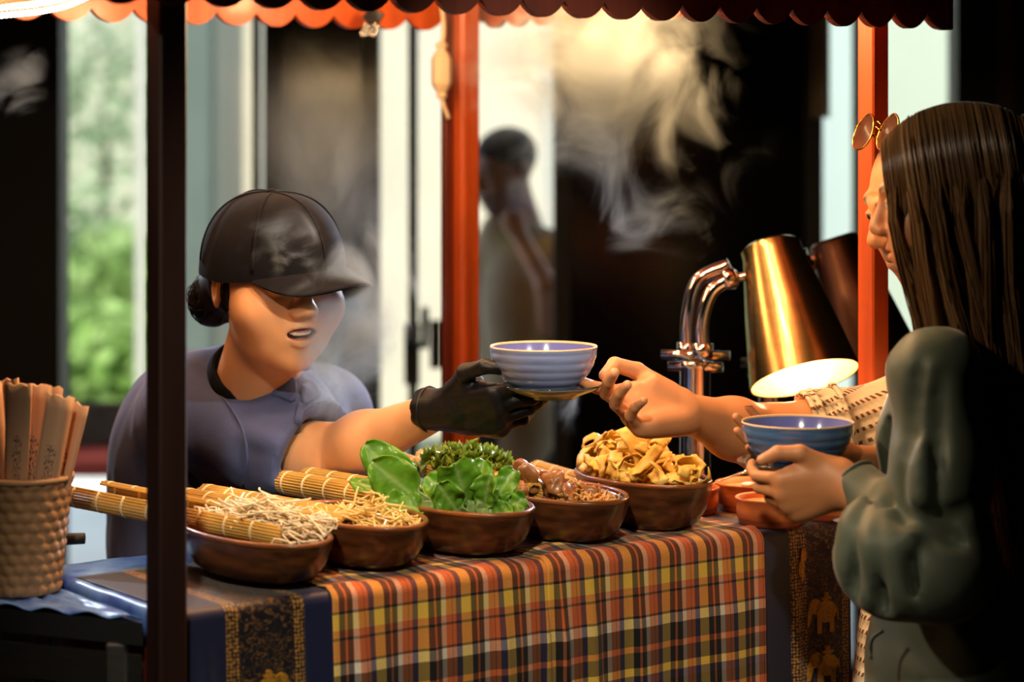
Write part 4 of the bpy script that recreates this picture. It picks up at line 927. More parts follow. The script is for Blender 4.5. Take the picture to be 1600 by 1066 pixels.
# ------------------------------------------------------------------ people
def Rz(a): c, s = math.cos(a), math.sin(a); return np.array([[c, -s, 0], [s, c, 0], [0, 0, 1.]])
def Rx(a): c, s = math.cos(a), math.sin(a); return np.array([[1., 0, 0], [0, c, -s], [0, s, c]])
def Ry(a): c, s = math.cos(a), math.sin(a); return np.array([[c, 0, s], [0, 1., 0], [-s, 0, c]])
def head_mesh(R, c, s, skin, lip, brow=(.02, .013, .01), chub=1.0, smile=False, stubble=None, nose=1.0, h=.0021, neck=.21, neck_r=.053, neck_back=.035, brows=True, ears=True):
    """head in its own frame: face towards -y, up +z, 0.235 m chin to crown"""
    F = Field((-.12, -.15, -.12-neck), (.12, .14, .15), h)
    F.ell((0, .015, .034), (.0765, .096, .084), k=0)
    F.ell((0, -.028, -.018), (.066*chub, .068, .085), k=.03)
    F.ell((0, -.036, -.068), (.050*chub, .052, .047), k=.03)
    F.ell((0, -.066, -.099), (.021, .018, .0155), k=.022)
    for sg in (-1, 1):
        F.ell((sg*.039*chub, -.056, -.030), (.029*chub, .032, .031), k=.022)
        F.cone((sg*.012, -.090, .028), (sg*.047, -.076, .029), .0085, .007, k=.018)
        F.ell((sg*.033, -.103, .008), (.017, .014, .0105), k=.016, sub=True)
        F.ell((sg*.033, -.0795, .007), (.0155, .0135, .0115), k=.004)
        F.cone((sg*.019, -.0915, .0115), (sg*.046, -.087, .0105), .0022, .002, k=.004)
        F.ell((sg*.0115*nose, -.1015, -.0275), (.0082, .010, .0078), k=.007)
        if not ears: continue
        F.ell((sg*.0805, .016, .002), (.0075, .020, .033), R=Rz(sg*.35), k=.009)
        F.ell((sg*.088, .010, .004), (.0055, .011, .020), R=Rz(sg*.35), k=.005, sub=True)
    F.cone((0, -.090, .020), (0, -.108, -.018), .0072, .0105*nose, k=.012)
    F.ell((0, -.110, -.0225), (.0098*nose, .0095, .0085), k=.008)
    for sg in (-1, 1): F.ell((sg*.0062, -.105, -.0335), (.003, .005, .003), k=.003, sub=True)
    mw = .024 if not smile else .027; mz = -.0555
    up = [(-mw, -.080, mz+(.006 if smile else 0)), (-.010, -.0945, mz+.0040), (0, -.0965, mz+.0028), (.010, -.0945, mz+.0040), (mw, -.080, mz+(.006 if smile else 0))]
    dn = [(-mw, -.080, mz+(.005 if smile else 0)), (-.010, -.0925, mz-.0080-(.006 if smile else 0)), (0, -.0935, mz-.0095-(.006 if smile else 0)), (.010, -.0925, mz-.0080-(.004 if smile else 0)), (mw, -.080, mz+(.005 if smile else 0))]
    F.ell((0, -.070, mz), (.034, .026, .024), k=.016)
    F.chain(up, [.0028, .0048, .0050, .0048, .0028], k=.004, n=9); F.chain(dn, [.0028, .0056, .0062, .0056, .0028], k=.004, n=9)
    if smile:
        F.ell((0, -.098, mz-.0032), (.0235, .020, .0080), k=.003, sub=True)
        F.chain([(-.018, -.0830, mz-.0005), (-.010, -.0905, mz-.0022), (0, -.0925, mz-.0028), (.010, -.0905, mz-.0022), (.018, -.0830, mz-.0005)], [.003, .0036, .0036, .0036, .003], k=.001, n=9)
        pass
    else: F.ell((0, -.103, mz-.0022), (.022, .012, .0012), k=.003, sub=True)
    F.cone((0, .018, -.07), (0, neck_back, -.12-neck+.06), neck_r, neck_r*1.12, k=.03)
    V, q = F.mesh(1); x, y, z = V.T
    C = np.tile(np.array(skin, float), (len(V), 1)); C *= (1+.05*vnoise(V, 60, 3))[:, None]
    fr = y < -.062
    def mix(mask, col):
        m_ = np.clip(mask, 0, 1)[:, None]; C[:] = C*(1-m_)+np.array(col)*m_
    ck = np.exp(-(((np.abs(x)-.042)/.022)**2+((z+.028)/.02)**2))*fr; mix(ck*.15, np.array(skin)*[1.05, .72, .66])
    if stubble is not None: mix(((z < -.035) & (y < .0))*np.clip((-.030-z)/.015, 0, 1)*(.55+.3*vnoise(V, 900, 9)), stubble)
    dl = np.minimum.reduce([np.linalg.norm(V-np.array(p), axis=1) for p in list(catmull(up, 21))+list(catmull(dn, 21))]); mix(np.clip((.0068-dl)/.002, 0, 1), lip)
    if smile:
        ins = (np.abs(x) < .024) & (z < mz+.0036) & (z > mz-.0100) & (y > -.0905) & (y < -.05); mix(ins*1., (.09, .02, .02)); dt = np.minimum.reduce([np.linalg.norm(V-np.array(p), axis=1) for p in catmull([(-.018, -.0830, mz-.0005), (-.010, -.0905, mz-.0022), (0, -.0925, mz-.0028), (.010, -.0905, mz-.0022), (.018, -.0830, mz-.0005)], 25)]); mix((dt < .0050)*(dl > .0052)*1., (.86, .82, .74))
    if brows:
        for sg in (-1, 1):
            bx = sg*x; mix(fr*np.exp(-(((z-.0285-.005*np.sin((bx-.014)/.036*PI))/.0042)**2))*((bx > .012) & (bx < .052))*.85, brow)
    for sg in (-1, 1):
        ex, ez = sg*x-.033, z-.0062; on = fr & ((ex/.0135)**2+(ez/.0036)**2 < 1) & (y < -.07); mix(on*1., (.55, .5, .46)); mix((on & (ex**2+ez**2 < .0052**2))*1., (.01, .007, .005))
        ln = fr & (np.abs((ex/.0142)**2+((ez-.0006)/.0046)**2-1) < .3) & (ez > -.0005); mix(ln*.8, (.02, .012, .01))
    return c+s*(V @ R.T), q, C

KN = [(.088, .030, .001), (.092, .010, .003), (.088, -.010, .002), (.080, -.0285, -.002)]
FLEN = [(.044, .026, .021), (.048, .030, .022), (.045, .028, .021), (.035, .021, .019)]
def hand(F, wrist, x, palm, right, flex, thumb, splay=(6, 1, -3, -9), s=1.0, fat=1.0, tk=.0022):
    x = nrm(x); palm = nrm(np.asarray(palm, float)-x*np.dot(palm, x)); t = np.cross(x, palm)*(1 if right else -1); nails = []
    mp = lambda p: wrist+s*(x*p[0]+t*p[1]-palm*p[2])
    for i in range(4):
        w0 = (.004, (.017, .006, -.006, -.017)[i], 0); F.cone(mp(w0), mp(KN[i]), .0150*s*fat, .0118*s*fat, k=.016*s)
        F.cone(mp((.03, w0[1]*1.1, -.004)), mp((.072, KN[i][1], -.005)), .0125*s*fat, .0115*s*fat, k=.012*s)
        p = np.array(KN[i]); sp = math.radians(splay[i]); A = 0; rr = [.0100, .0092, .0083, .0070]; sc_ = .93 if i in (0, 2) else (1.0 if i == 1 else .84)
        for j in range(3):
            A += math.radians(flex[i][j]); d = np.array([math.cos(A)*math.cos(sp), math.sin(sp)*math.cos(A), -math.sin(A)]); q = p+d*FLEN[i][j]
            F.cone(mp(p), mp(q), rr[j]*sc_*s*fat, rr[j+1]*sc_*s*fat, k=(.006 if j == 0 else tk)*s); p = q
        nails.append((mp(p+np.array([math.sin(A)*.0, 0, 0])), x*math.sin(A)*1-palm*-math.cos(A)))
    F.cone(mp((.012, .016, -.006)), mp((.046, .036, -.012)), .0165*s*fat, .0145*s*fat, k=.016*s)
    F.cone(mp((.02, -.02, -.006)), mp((.06, -.026, -.008)), .014*s*fat, .012*s*fat, k=.016*s)
    th = [mp(p) for p in thumb]
    for j, (ra, rb) in enumerate(((.0140, .0118), (.0118, .0104), (.0104, .0078))): F.cone(th[j], th[j+1], ra*s*fat, rb*s*fat, k=(.010, .004, .003)[j]*s)
    nails.append((th[3], t)); return nails
def nailtint(V, C, nails, skin, r=.008):
    for p, d in nails:
        q = p+nrm(d)*.006; m_ = np.clip((r-np.linalg.norm(V-q, axis=1))/.003, 0, 1)[:, None]*.75; C[:] = C*(1-m_)+np.minimum(1, np.array(skin)*[1.25, 1.2, 1.25]+.06)*m_
def field_wrinkle(F, amp, K, seed=0, band=.03, sharp=False):
    """fold relief on the surface; K: 3x3 wave-vector shaping"""
    idx = np.argwhere(np.abs(F.D) < band); Pn = F.lo+F.h*idx; r = np.random.default_rng(seed); o = np.zeros(len(Pn))
    for _ in range(6):
        k = np.asarray(K) @ r.normal(size=3); v = np.sin(Pn @ k+r.uniform(0, 6.28)+1.3*np.sin(Pn @ (r.normal(size=3)*9)+r.uniform(0, 6.28))); o += v if not sharp else 1-2*np.abs(v)**.7
    F.D[tuple(idx.T)] += (amp*o/3).astype(np.float32)
def lathe_ring(c, ax, r, tube_r, seg=40, sx=1., sy=1.):
    x, y, z = frame_of(ax); pts = np.array([c+x*r*sx*math.cos(a)+y*r*sy*math.sin(a) for a in np.linspace(0, 2*PI, seg)]); return tube(pts, tube_r, 8, caps=False)
m_skin = colmat('skin', .48, sss=.10, bump=.08, bs=700)
m_gloss_black = mat('black_cap_fabric', (.007, .008, .012), .85, var=.25, vs=40, bump=.2, bs=700, spec=.12)
m_trous = mat('dark_trousers', (.02, .02, .025), .85)
def legs(e, x, y, top, r=.085, sp=.10, m=None):
    F = Field((x-sp-.15, y-.2, -.0), (x+sp+.15, y+.2, top+.1), .014)
    F.ell((x, y, top-.02), (.16, .12, .11), k=0)
    for sg in (-1, 1):
        F.cone((x+sg*sp*.7, y, top-.05), (x+sg*sp, y, .48), r, r*.75, k=.03); F.cone((x+sg*sp, y, .48), (x+sg*sp, y, .09), r*.75, r*.62, k=.03)
    V, q = F.mesh(1); obj('trousers', V, q, m or m_trous, e)
    for sg in (-1, 1):
        V, q = blob((x+sg*sp, y-.04, .045), (.045, .12, .045), np.eye(3), 2, 0); obj('shoe', V, q, m_black, e)

# ---- the server
CH_SK = srgb(232, 172, 124); hc = P(428, 442, 3.85); Rh = Rz(math.radians(29)) @ Ry(math.radians(-3)) @ Rx(math.radians(4)); hs = 1.13
chef = empty('person', (hc[0]-.06, 4.15, 0), 'smiling person in a dark cap and blue work shirt holding out a bowl', 'person')
V1, q1, K1 = head_mesh(Rh, hc, hs, CH_SK, srgb(206, 112, 92), chub=1.17, smile=True, nose=1.15, neck=.17, neck_r=.056, neck_back=.115)
sh, el_, wr = P(322, 645, 4.0), P(500, 722, 3.86), P(688, 640, 3.66)
F = Field(np.minimum(np.minimum(sh, el_), wr)-.12, np.maximum(np.maximum(sh, el_), wr)+.12, .0042)
F.cone(sh, el_, .062, .052, k=0).cone(el_, el_*.62+wr*.38, .052, .045, k=.04).cone(el_*.62+wr*.38, wr, .044, .0275, k=.03)
V2, q2 = F.mesh(2); K2 = np.tile(np.array(CH_SK), (len(V2), 1))*(1+.05*vnoise(V2, 40, 4))[:, None]
V, q = join((V1, q1), (V2, q2)); obj('body', V, q, m_skin, chef, cols=np.vstack([K1, K2]))
# glove
hx = nrm(P(800, 642, 3.585)-wr)
F = Field(wr-[.06, .13, .12], wr+[.24, .13, .12], .0017)
nl = hand(F, wr+hx*.014, hx, (.0, .93, .32), True, [(16, 18, 10), (28, 30, 18), (40, 42, 26), (50, 48, 30)], [(.022, .030, -.004), (.052, .060, .000), (.084, .068, -.004), (.114, .060, -.012)], s=1.06, fat=1.08, tk=.003)
F.cone(wr-hx*.020, wr+hx*.03, .0335, .0290, k=.01)
F.cone(wr-hx*.060, wr-hx*.038, .0315, .0290, k=.002, sub=True)
field_wrinkle(F, .0011, np.diag([150, 150, 110]), 5, .02)
V, q = F.mesh(1); gl = obj('glove', V, q, mat('black_nitrile', (.006, .0055, .006), .45, spec=.35, bump=.35, bs=90, bd=.003), chef)
V, q = lathe_ring(wr-hx*.020, hx, .0335, .0022); obj('glove_cuff', V, q, MATS['black_nitrile'], gl)
# shirt
neck = P(424, 588, 3.97); lsh = P(508, 648, 4.20)
F = Field(P(130, 1000, 4.2)-[.05, .5, .12], P(600, 520, 4.2)+[.08, .35, .06], .0062)
F.ell(P(330, 830, 4.18), (.178, .165, .30), k=0); F.ell(P(392, 700, 4.12), (.165, .13, .115), k=.08)
F.ell(P(300, 690, 4.12), (.12, .13, .13), k=.08)
F.cone(neck+[-.02, .04, -.005], sh+[-.012, .02, .0], .066, .088, k=.06); F.cone(neck+[.0, .04, -.03], lsh, .060, .078, k=.06)
F.cone(lsh, P(520, 850, 4.24), .075, .07, k=.03)
hem = sh*.18+el_*.82; F.cone(sh, hem+(el_-sh)*.08, .090, .094, k=.05)
ud = nrm(el_-sh); F.cut(hem+ud*.028, ud) if False else None
sl, (gx, gy, gz) = F.blk(hem-.16, hem+.16)                # open, hollow sleeve end
pl = ((gx-hem[0]-ud[0]*.03)*ud[0]+(gy-hem[1]-ud[1]*.03)*ud[1]+(gz-hem[2]-ud[2]*.03)*ud[2])
ax_d = np.sqrt(np.maximum(0, (gx-hem[0])**2+(gy-hem[1])**2+(gz-hem[2])**2-((gx-hem[0])*ud[0]+(gy-hem[1])*ud[1]+(gz-hem[2])*ud[2])**2))
near = (ax_d < .125)
F.D[sl] = np.where(near & (pl > -.004), np.maximum(F.D[sl], pl), F.D[sl]).astype(np.float32)
F.cone(hem-ud*.01, hem+ud*.10, .076, .082, k=.006, sub=True)
F.cone(neck+[-.01, .0, -.035], neck+[.030, -.035, -.060], .082, .070, k=.04); F.cone(neck+[-.008, .012, .08], neck+[.004, -.004, .002], .066, .058, k=.012, sub=True)
for pts, r_, sb in (([(250, 640, 4.0), (290, 690, 3.97), (300, 760, 3.97)], .010, True), ([(250, 700, 4.0), (300, 760, 3.98), (330, 850, 4.0)], .012, True), 
        ([(360, 720, 3.90), (400, 730, 3.86), (440, 760, 3.80)], .010, False), ([(345, 655, 3.91), (390, 680, 3.85), (430, 690, 3.80)], .009, False)):
    F.chain([P(*p) for p in pts], [r_*.4, r_, r_*.5], k=.02, n=9, sub=sb)
field_wrinkle(F, .0030, np.diag([26, 26, 14]), 12, .03, True)
m_shirt = mat('blue_grey_workwear', srgb(72, 84, 128), .8, var=.12, vs=8, bump=.3, bs=500, sheen=.2)
FS = F
def surf(px, py, y0=3.6, y1=4.4):                         # depth of the shirt front along one line
    for Y in np.arange(y0, y1, .003):
        i = np.round((P(px, py, Y)-FS.lo)/FS.h).astype(int)
        if (i >= 0).all() and (i < FS.n).all() and FS.D[tuple(i)] < 0: return Y
    return y1
V, q = F.mesh(2); shirt = obj('shirt', V, q, m_shirt, chef)
pts = [hem+ud*.026+.0945*(frame_of(ud)[0]*math.cos(a)+frame_of(ud)[1]*math.sin(a)) for a in np.linspace(0, 2*PI, 48)]
V, q = tube(pts, .0035, 8, caps=False); obj('sleeve_hem', V, q, m_shirt, shirt)
# black inner collar and apron straps, shirt collar flaps
cn = hc+hs*(Rh @ np.array([0, .078, -.150])); fd = Rh @ np.array([0, -1., 0]); nn_ = nrm(fd*.62+np.array([0, 0, .8])); x_, y_, z_ = frame_of(nn_)
G = [[cn+(x_*math.cos(a)+y_*math.sin(a))*(.076-.006*abs(k))*(1+.05*max(0, -(x_*math.cos(a)+y_*math.sin(a))@fd))+nn_*(k*.016) for k in np.linspace(-1, 1, 6)] for a in np.linspace(0, 2*PI, 61)]
V, q = sheet(np.array(G), .005); obj('inner_collar', V, q, m_gloss_black, chef)
def strip(pts, w_, nrmv, th=.004, n=16):
    c = catmull(pts, n); T = np.gradient(c, axis=0); G = []
    for i in range(n):
        sd = nrm(np.cross(T[i], nrmv)); ww = w_ if np.ndim(w_) == 0 else np.interp(i/(n-1), np.linspace(0, 1, len(w_)), w_); G.append([c[i]+sd*ww*x for x in np.linspace(-.5, .5, 5)])
    return sheet(np.array(G), th)
sp_ = lambda px, py, d=.006: P(px, py, min(surf(px, py)-d, 4.05))
for pts, ww in (([sp_(428, 596), sp_(442, 606), sp_(458, 626)], (.010, .050, .008)), ([sp_(484, 596), sp_(486, 610), sp_(476, 630)], (.010, .036, .008))):
    V, q = strip(pts, ww, (.25, -1, .3), .006); obj('collar_flap', V, q, m_shirt, shirt)
V, q = strip([sp_(472, 630, .004), sp_(466, 660, .004), sp_(462, 690, .004)], .012, (.2, -1, .2), .004, 14); obj('placket', V, q, m_shirt, shirt)
V, q = tube([sp_(x, y, .001) for x, y in ((318, 596), (352, 626), (378, 668), (386, 712), (380, 760))], .0022, 6, 30); obj('shoulder_seam', V, q, m_shirt, shirt)
# cap
def hl(v): return hc+hs*(Rh @ np.asarray(v, float))
Rc = Rz(.28) @ Rx(.05)
def hk(v): return hc+hs*(Rh @ Rc @ np.asarray(v, float))
nc_, nr_ = 60, 22; V = []; cc = np.array([0, .004, .030]); rr = np.array([.093, .118, .099])
tilt = lambda y: .014-.16*(y)*-.35
for i in range(nr_):
    ph = (i/(nr_-1))*PI/2
    for j in range(nc_):
        a = 2*PI*j/nc_; d = np.array([math.cos(a), math.sin(a), 0]); zlow = -.020+.018*max(0, -math.sin(a))
        seam = 1+.006*abs(math.cos(3*a))**6*-1
        rad = math.cos(ph)**.72 if i < nr_-1 else 0.0; z = zlow*(1-math.sin(ph))+rr[2]*math.sin(ph)**1.05
        V.append(hk(cc+[d[0]*rr[0]*rad*seam, d[1]*rr[1]*rad*seam, z]))
Fs = [(i*nc_+j, i*nc_+(j+1) % nc_, (i+1)*nc_+(j+1) % nc_, (i+1)*nc_+j) for i in range(nr_-1) for j in range(nc_)]
cap = obj('cap', V, Fs, m_gloss_black, chef)
G = []
for i in range(13):
    t = i/12
    row = []
    for j in range(25):
        x = (j/24-.5)*2; a = -PI/2+x*1.12; ox, oy = rr[0]*math.cos(a), rr[1]*math.sin(a)+.008
        ext = .066*(1-abs(x)**2.4)**.65; row.append(hk([ox*(.985+.09*t*(1-x**4)), oy*.985-ext*t, .034-.014*x*x+(-.012*(1-x**4)-.040*(x*x)*(1-x*x))*t]))
    G.append(row)
V, q = sheet(np.array(G), .0045); obj('brim', V, q, m_gloss_black, cap)
V, q = blob(hk([0, .008, .129]), (.009, .009, .005), np.eye(3), 1, 0); obj('button', V, q, m_gloss_black, cap)
for k in range(3):
    a0_ = k*PI/3+.5; pts = [hk(cc+np.array([rr[0]*math.cos(a0_)*math.cos(p_)**.72*1.004, rr[1]*math.sin(a0_)*math.cos(p_)**.72*1.004, rr[2]*abs(math.sin(p_))**1.05*1.002]))if p_ <= PI/2 else hk(cc+np.array([-rr[0]*math.cos(a0_)*abs(math.cos(p_))**.72*1.004, -rr[1]*math.sin(a0_)*abs(math.cos(p_))**.72*1.004, rr[2]*abs(math.sin(p_))**1.05*1.002])) for p_ in np.linspace(.02, PI-.02, 40)]
    V, q = tube(pts, .0016, 5); obj('seam', V, q, m_gloss_black, cap)
# hair: bun and the hair below the cap edge
m_hair_b = mat('black_hair', (.010, .008, .008), .6, spec=.25, var=.4, vs=120, stretch=(1, 1, .2), bump=.5, bs=220, bd=.003)
F = Field(hc-.24, hc+.2, .004); F.ell(hl([-.036, .138, -.038]), np.array([.034, .033, .042])*hs, R=Rh, k=0); F.ell(hl([-.02, .105, -.02]), np.array([.045, .035, .04])*hs, R=Rh, k=.02)
F.ell(hl([0, .03, .0]), np.array([.082, .092, .062])*hs, R=Rh, k=.02); F.ell(hl([0, -.045, -.03]), np.array([.2, .078, .2])*hs, R=Rh, k=.004, sub=True); F.ell(hl([-.082, .012, -.002]), np.array([.02, .024, .036])*hs, R=Rh, k=.003, sub=True)
F.cut(hl([0, 0, .03]), Rh @ np.array([0, 0, 1.]))
V, q = F.mesh(1); obj('hair', V, q, m_hair_b, chef)
mbh = MB(); gh = np.random.default_rng(4)
for i in range(150):
    a = gh.uniform(0, 2*PI); b_ = gh.uniform(-1.2, 1.2); R2 = rotm(600+i); pts = [hl(np.array([-.036, .138, -.038])+np.array([.036*math.cos(t)*math.cos(b_), .035*math.sin(t), .044*math.cos(t)*math.sin(b_)]) @ R2.T*.98) for t in np.linspace(a, a+2.2, 8)]
    V, q = tube(pts, .0011, 4); mbh.add(V, q)
for i in range(60):
    s0 = np.array([-.070-gh.uniform(0, .008), .005-gh.uniform(0, .03), .016]); V, q = tube([hl(s0), hl(s0+[-.004, -.004, -.02]), hl(s0+[0, gh.normal()*.004, -.035-gh.uniform(0, .012)])], .0008, 4, 6); mbh.add(V, q)
mbh.build('hair_strands', m_hair_b, chef, kind='stuff')
legs(chef, P(330, 900, 4.2)[0], 4.2, .82)

# ---- the bearded customer behind, reaching out
MN_SK = srgb(212, 146, 98); mc = P(1460, 312, 3.76); Rm = Rz(math.radians(-70)) @ Rx(math.radians(20)); 
man = empty('person', (.70, 3.80, 0), 'person in a cream crochet top reaching for the bowl', 'person')
V1, q1, K1 = head_mesh(Rm, mc, 1.08, MN_SK, srgb(170, 100, 84), stubble=(.10, .085, .08), nose=1.1, neck=.20, neck_r=.060)
msh, mel, mwr = P(1350, 652, 3.83), P(1195, 686, 3.80), P(1072, 645, 3.67)
F = Field(np.minimum(np.minimum(msh, mel), mwr)-[.24, .20, .12], np.maximum(np.maximum(msh, mel), mwr)+.1, .0019)
F.cone(msh, mel, .048, .048, k=0); F.cone(mel, mel*.6+mwr*.4, .049, .044, k=.03); F.cone(mel*.6+mwr*.4, mwr, .043, .0295, k=.03)
mx = nrm(P(940, 640, 3.60)-mwr)
nl = hand(F, mwr+mx*.004, mx, (.05, -.80, .58), True, [(8, 12, 6), (32, 36, 16), (36, 38, 18), (40, 40, 20)], [(.022, .030, -.006), (.060, .062, -.004), (.096, .068, -.008), (.122, .046, -.014)], splay=(1, 3, 6, 10), s=1.10)
V2, q2 = F.mesh(1); K2 = np.tile(np.array(MN_SK), (len(V2), 1))*(1+.06*vnoise(V2, 70, 4))[:, None]; nailtint(V2, K2, nl, MN_SK)
V, q = join((V1, q1), (V2, q2)); obj('body', V, q, m_skin, man, cols=np.vstack([K1, K2]))
def crochet():
    M, N, L, b = new_mat('cream_crochet'); b.inputs['Roughness'].default_value = .9
    tc = N.new('ShaderNodeTexCoord'); mp = N.new('ShaderNodeMapping'); mp.inputs['Rotation'].default_value = (0, .35, 0); L.new(tc.outputs['Object'], mp.inputs[0]); sp = N.new('ShaderNodeSeparateXYZ'); L.new(mp.outputs[0], sp.inputs[0])
    def op(o, a, v): n = N.new('ShaderNodeMath'); n.operation = o; L.new(a, n.inputs[0]); (L.new(v, n.inputs[1]) if not isinstance(v, float) else n.inputs[1].__setattr__('default_value', v)); return n.outputs[0]
    sx = op('SINE', op('MULTIPLY', op('ADD', sp.outputs[0], sp.outputs[1]), 560.), 0.); sz = op('SINE', op('MULTIPLY', sp.outputs[2], 330.), 0.)
    hole = op('MULTIPLY', op('GREATER_THAN', sz, .55), op('GREATER_THAN', sx, .05))
    mx = N.new('ShaderNodeMix'); mx.data_type = 'RGBA'; L.new(hole, mx.inputs[0]); mx.inputs[6].default_value = (*srgb(236, 218, 186), 1); mx.inputs[7].default_value = (*srgb(112, 74, 44), 1); L.new(mx.outputs[2], b.inputs['Base Color'])
    h = op('ADD', op('MULTIPLY', sx, .5), sz); hh = op('SUBTRACT', h, op('MULTIPLY', hole, 2.5))
    bp = N.new('ShaderNodeBump'); bp.inputs['Strength'].default_value = .6; bp.inputs['Distance'].default_value = .0015; L.new(hh, bp.inputs['Height']); L.new(bp.outputs[0], b.inputs['Normal']); return M
m_cro = crochet()
F = Field((.42, 3.60, .55), (.95, 4.10, 1.47), .006)
F.ell((.705, 3.78, 1.07), (.135, .11, .19), k=0); F.cone((.70, 3.77, 1.0), (.665, 3.735, .68), .13, .158, k=.08)
F.cone((.70, 3.82, 1.245), (.625, 3.86, 1.172), .050, .060, k=.05); F.cone((.72, 3.77, 1.245), (.80, 3.72, 1.18), .050, .060, k=.05)
F.cone((.625, 3.855, 1.165), msh*.42+mel*.58, .062, .060, k=.05)
ud = nrm(mel-msh); hem = msh*.45+mel*.55
sl, (gx, gy, gz) = F.blk(hem-.13, hem+.13); pl = (gx-hem[0])*ud[0]+(gy-hem[1])*ud[1]+(gz-hem[2])*ud[2]; F.D[sl] = np.maximum(F.D[sl], pl).astype(np.float32)
F.cone(hem-ud*.02, hem+ud*.09, .0525, .054, k=.003, sub=True)
F.cone((.80, 3.72, 1.18), (.80, 3.70, .98), .060, .055, k=.03)
F.cone((.70, 3.80, 1.38), (.70, 3.78, 1.29), .080, .064, k=.02, sub=True)
field_wrinkle(F, .004, np.diag([20, 20, 12]), 22, .03)
V, q = F.mesh(2); top_ = obj('crochet_top', V, q, m_cro, man)
x_, y_, _z = frame_of(ud)
for dd, rr_ in ((0., .0585), (-.012, .0590), (-.05, .0600)):
    V, q = tube([hem+ud*dd+(rr_)*(x_*math.cos(a)+y_*math.sin(a))*(1+.015*math.sin(9*a)) for a in np.linspace(0, 2*PI, 60)], .0045, 8, caps=False); obj('crochet_band', V, q, m_cro, top_)
legs(man, .70, 3.74, .66, m=mat('cream_crochet_trousers', srgb(214, 194, 160), .9))
# gold framed sunglasses pushed up on his head
def mh(v): return mc+1.08*(Rm @ np.asarray(v, float))
sg_ = empty('sunglasses', mh([0, -.08, .1]), 'gold framed dark sunglasses pushed up on the head beside the right post', 'sunglasses')
m_goldf = mat('gold_wire', srgb(214, 160, 70), .2, 1.); m_lens = mat('brown_lens', srgb(70, 46, 34), .08, coat=.5, spec=.8)
Rg = Rx(math.radians(-40)); gc = np.array([0, -.052, .122])
def gp(v): return mh(gc+Rg @ np.asarray(v, float))
for s_ in (-1, 1):
    ring = [gp([s_*.036+.030*math.cos(a), -.004-.002*math.cos(a), .027*math.sin(a)-.004*abs(math.cos(a))]) for a in np.linspace(0, 2*PI, 40)]
    V, q = tube(ring, .0016, 8, caps=False); obj('lens_rim', V, q, m_goldf, sg_)
    cen = gp([s_*.036, -.006, 0]); V = np.array([cen]+ring[:-1]); V2_ = V+nrm(gp([0, 1, 0])-gp([0, 0, 0]))*.0015; k = len(V)
    Fs = [(0, i, i % (k-1)+1) for i in range(1, k)]+[(k, k+i % (k-1)+1, k+i) for i in range(1, k)]; obj('lens', np.vstack([V, V2_]), Fs, m_lens, sg_)
    V, q = tube([gp([s_*.064, -.003, .008]), gp([s_*.074, .004, .008]), gp([s_*.079, .06, .004]), gp([s_*.078, .12, -.012])], .0015, 8, 16); obj('temple_arm', V, q, m_goldf, sg_)
    V, q = tube([gp([s_*.010, -.003, -.004]), gp([s_*.008, .005, -.010])], .0012, 6); obj('nose_pad', V, q, m_goldf, sg_)
for z_ in (.006, .014):
    V, q = tube([gp([-.010, -.004, z_-.004]), gp([0, -.007, z_]), gp([.010, -.004, z_-.004])], .0013, 8, 10); obj('bridge', V, q, m_goldf, sg_)

# ---- the woman in the green dress
WM_SK = srgb(196, 130, 84); wc = P(1492, 312, 3.36); Rw = Rz(math.radians(-101)) @ Rx(math.radians(9))
wom = empty('person', (wc[0]+.04, 3.42, 0), 'person in a grey green satin dress holding a bowl at the right', 'person')
V1, q1, K1 = head_mesh(Rw, wc, 1.02, WM_SK, srgb(176, 90, 80), neck=.20, neck_r=.046, ears=False)
wwr = P(1332, 750, 3.33); wel = P(1478, 890, 3.20); wsh = P(1462, 585, 3.24)
F = Field(wwr-[.24, .13, .14], wwr+[.12, .13, .12], .0017)
wx = nrm(P(1236, 776, 3.33)-wwr)
nl = hand(F, wwr+wx*.008, wx, (.0, .96, .25), False, [(44, 40, 18), (56, 50, 26), (64, 56, 30), (68, 60, 30)], [(.022, .028, -.006), (.054, .058, -.004), (.084, .066, -.006), (.108, .060, -.010)], splay=(2, 0, -3, -7), s=.98)
F.cone(wwr+wx*.02, wwr+nrm(wel-wwr)*.06, .0265, .029, k=.02)
V2, q2 = F.mesh(1); K2 = np.tile(np.array(WM_SK), (len(V2), 1))*(1+.05*vnoise(V2, 70, 6))[:, None]; nailtint(V2, K2, nl, WM_SK)
r0_, r1_ = P(1400, 735, 3.56), P(1318, 722, 3.47)         # far forearm and hand steadying the bowl
F = Field(r1_-[.2, .12, .12], r0_+.1, .0022); F.cone(r0_, r1_, .034, .025, k=0)
hand(F, r1_, nrm(P(1260, 712, 3.49)-r1_), (0, -.7, .7), True, [(20, 22, 12)]*4, [(.022, .030, -.004), (.05, .054, -.006), (.08, .056, -.014), (.104, .048, -.02)], s=.92)
V3, q3 = F.mesh(1); K3 = np.tile(np.array(WM_SK), (len(V3), 1))
V, q = join((V1, q1), (V2, q2), (V3, q3)); obj('body', V, q, m_skin, wom, cols=np.vstack([K1, K2, K3]))
F = Field((.40, 3.02, .60), (.90, 3.68, 1.42), .0058)
F.ell(P(1500, 700, 3.42), (.112, .12, .15), k=0); F.ell(P(1455, 680, 3.44), (.06, .085, .06), k=.05)
F.ell(P(1505, 880, 3.42), (.105, .115, .15), k=.06); F.ell(P(1500, 1060, 3.42), (.135, .15, .20), k=.06)
F.cone(P(1500, 545, 3.40), wsh+[0, .01, -.005], .05, .058, k=.05); F.cone(P(1505, 550, 3.42), P(1540, 600, 3.58), .05, .058, k=.05)
F.cone(wsh, wsh*.5+wel*.5, .060, .062, k=.03); F.cone(wsh*.5+wel*.5, wel, .062, .060, k=.03)
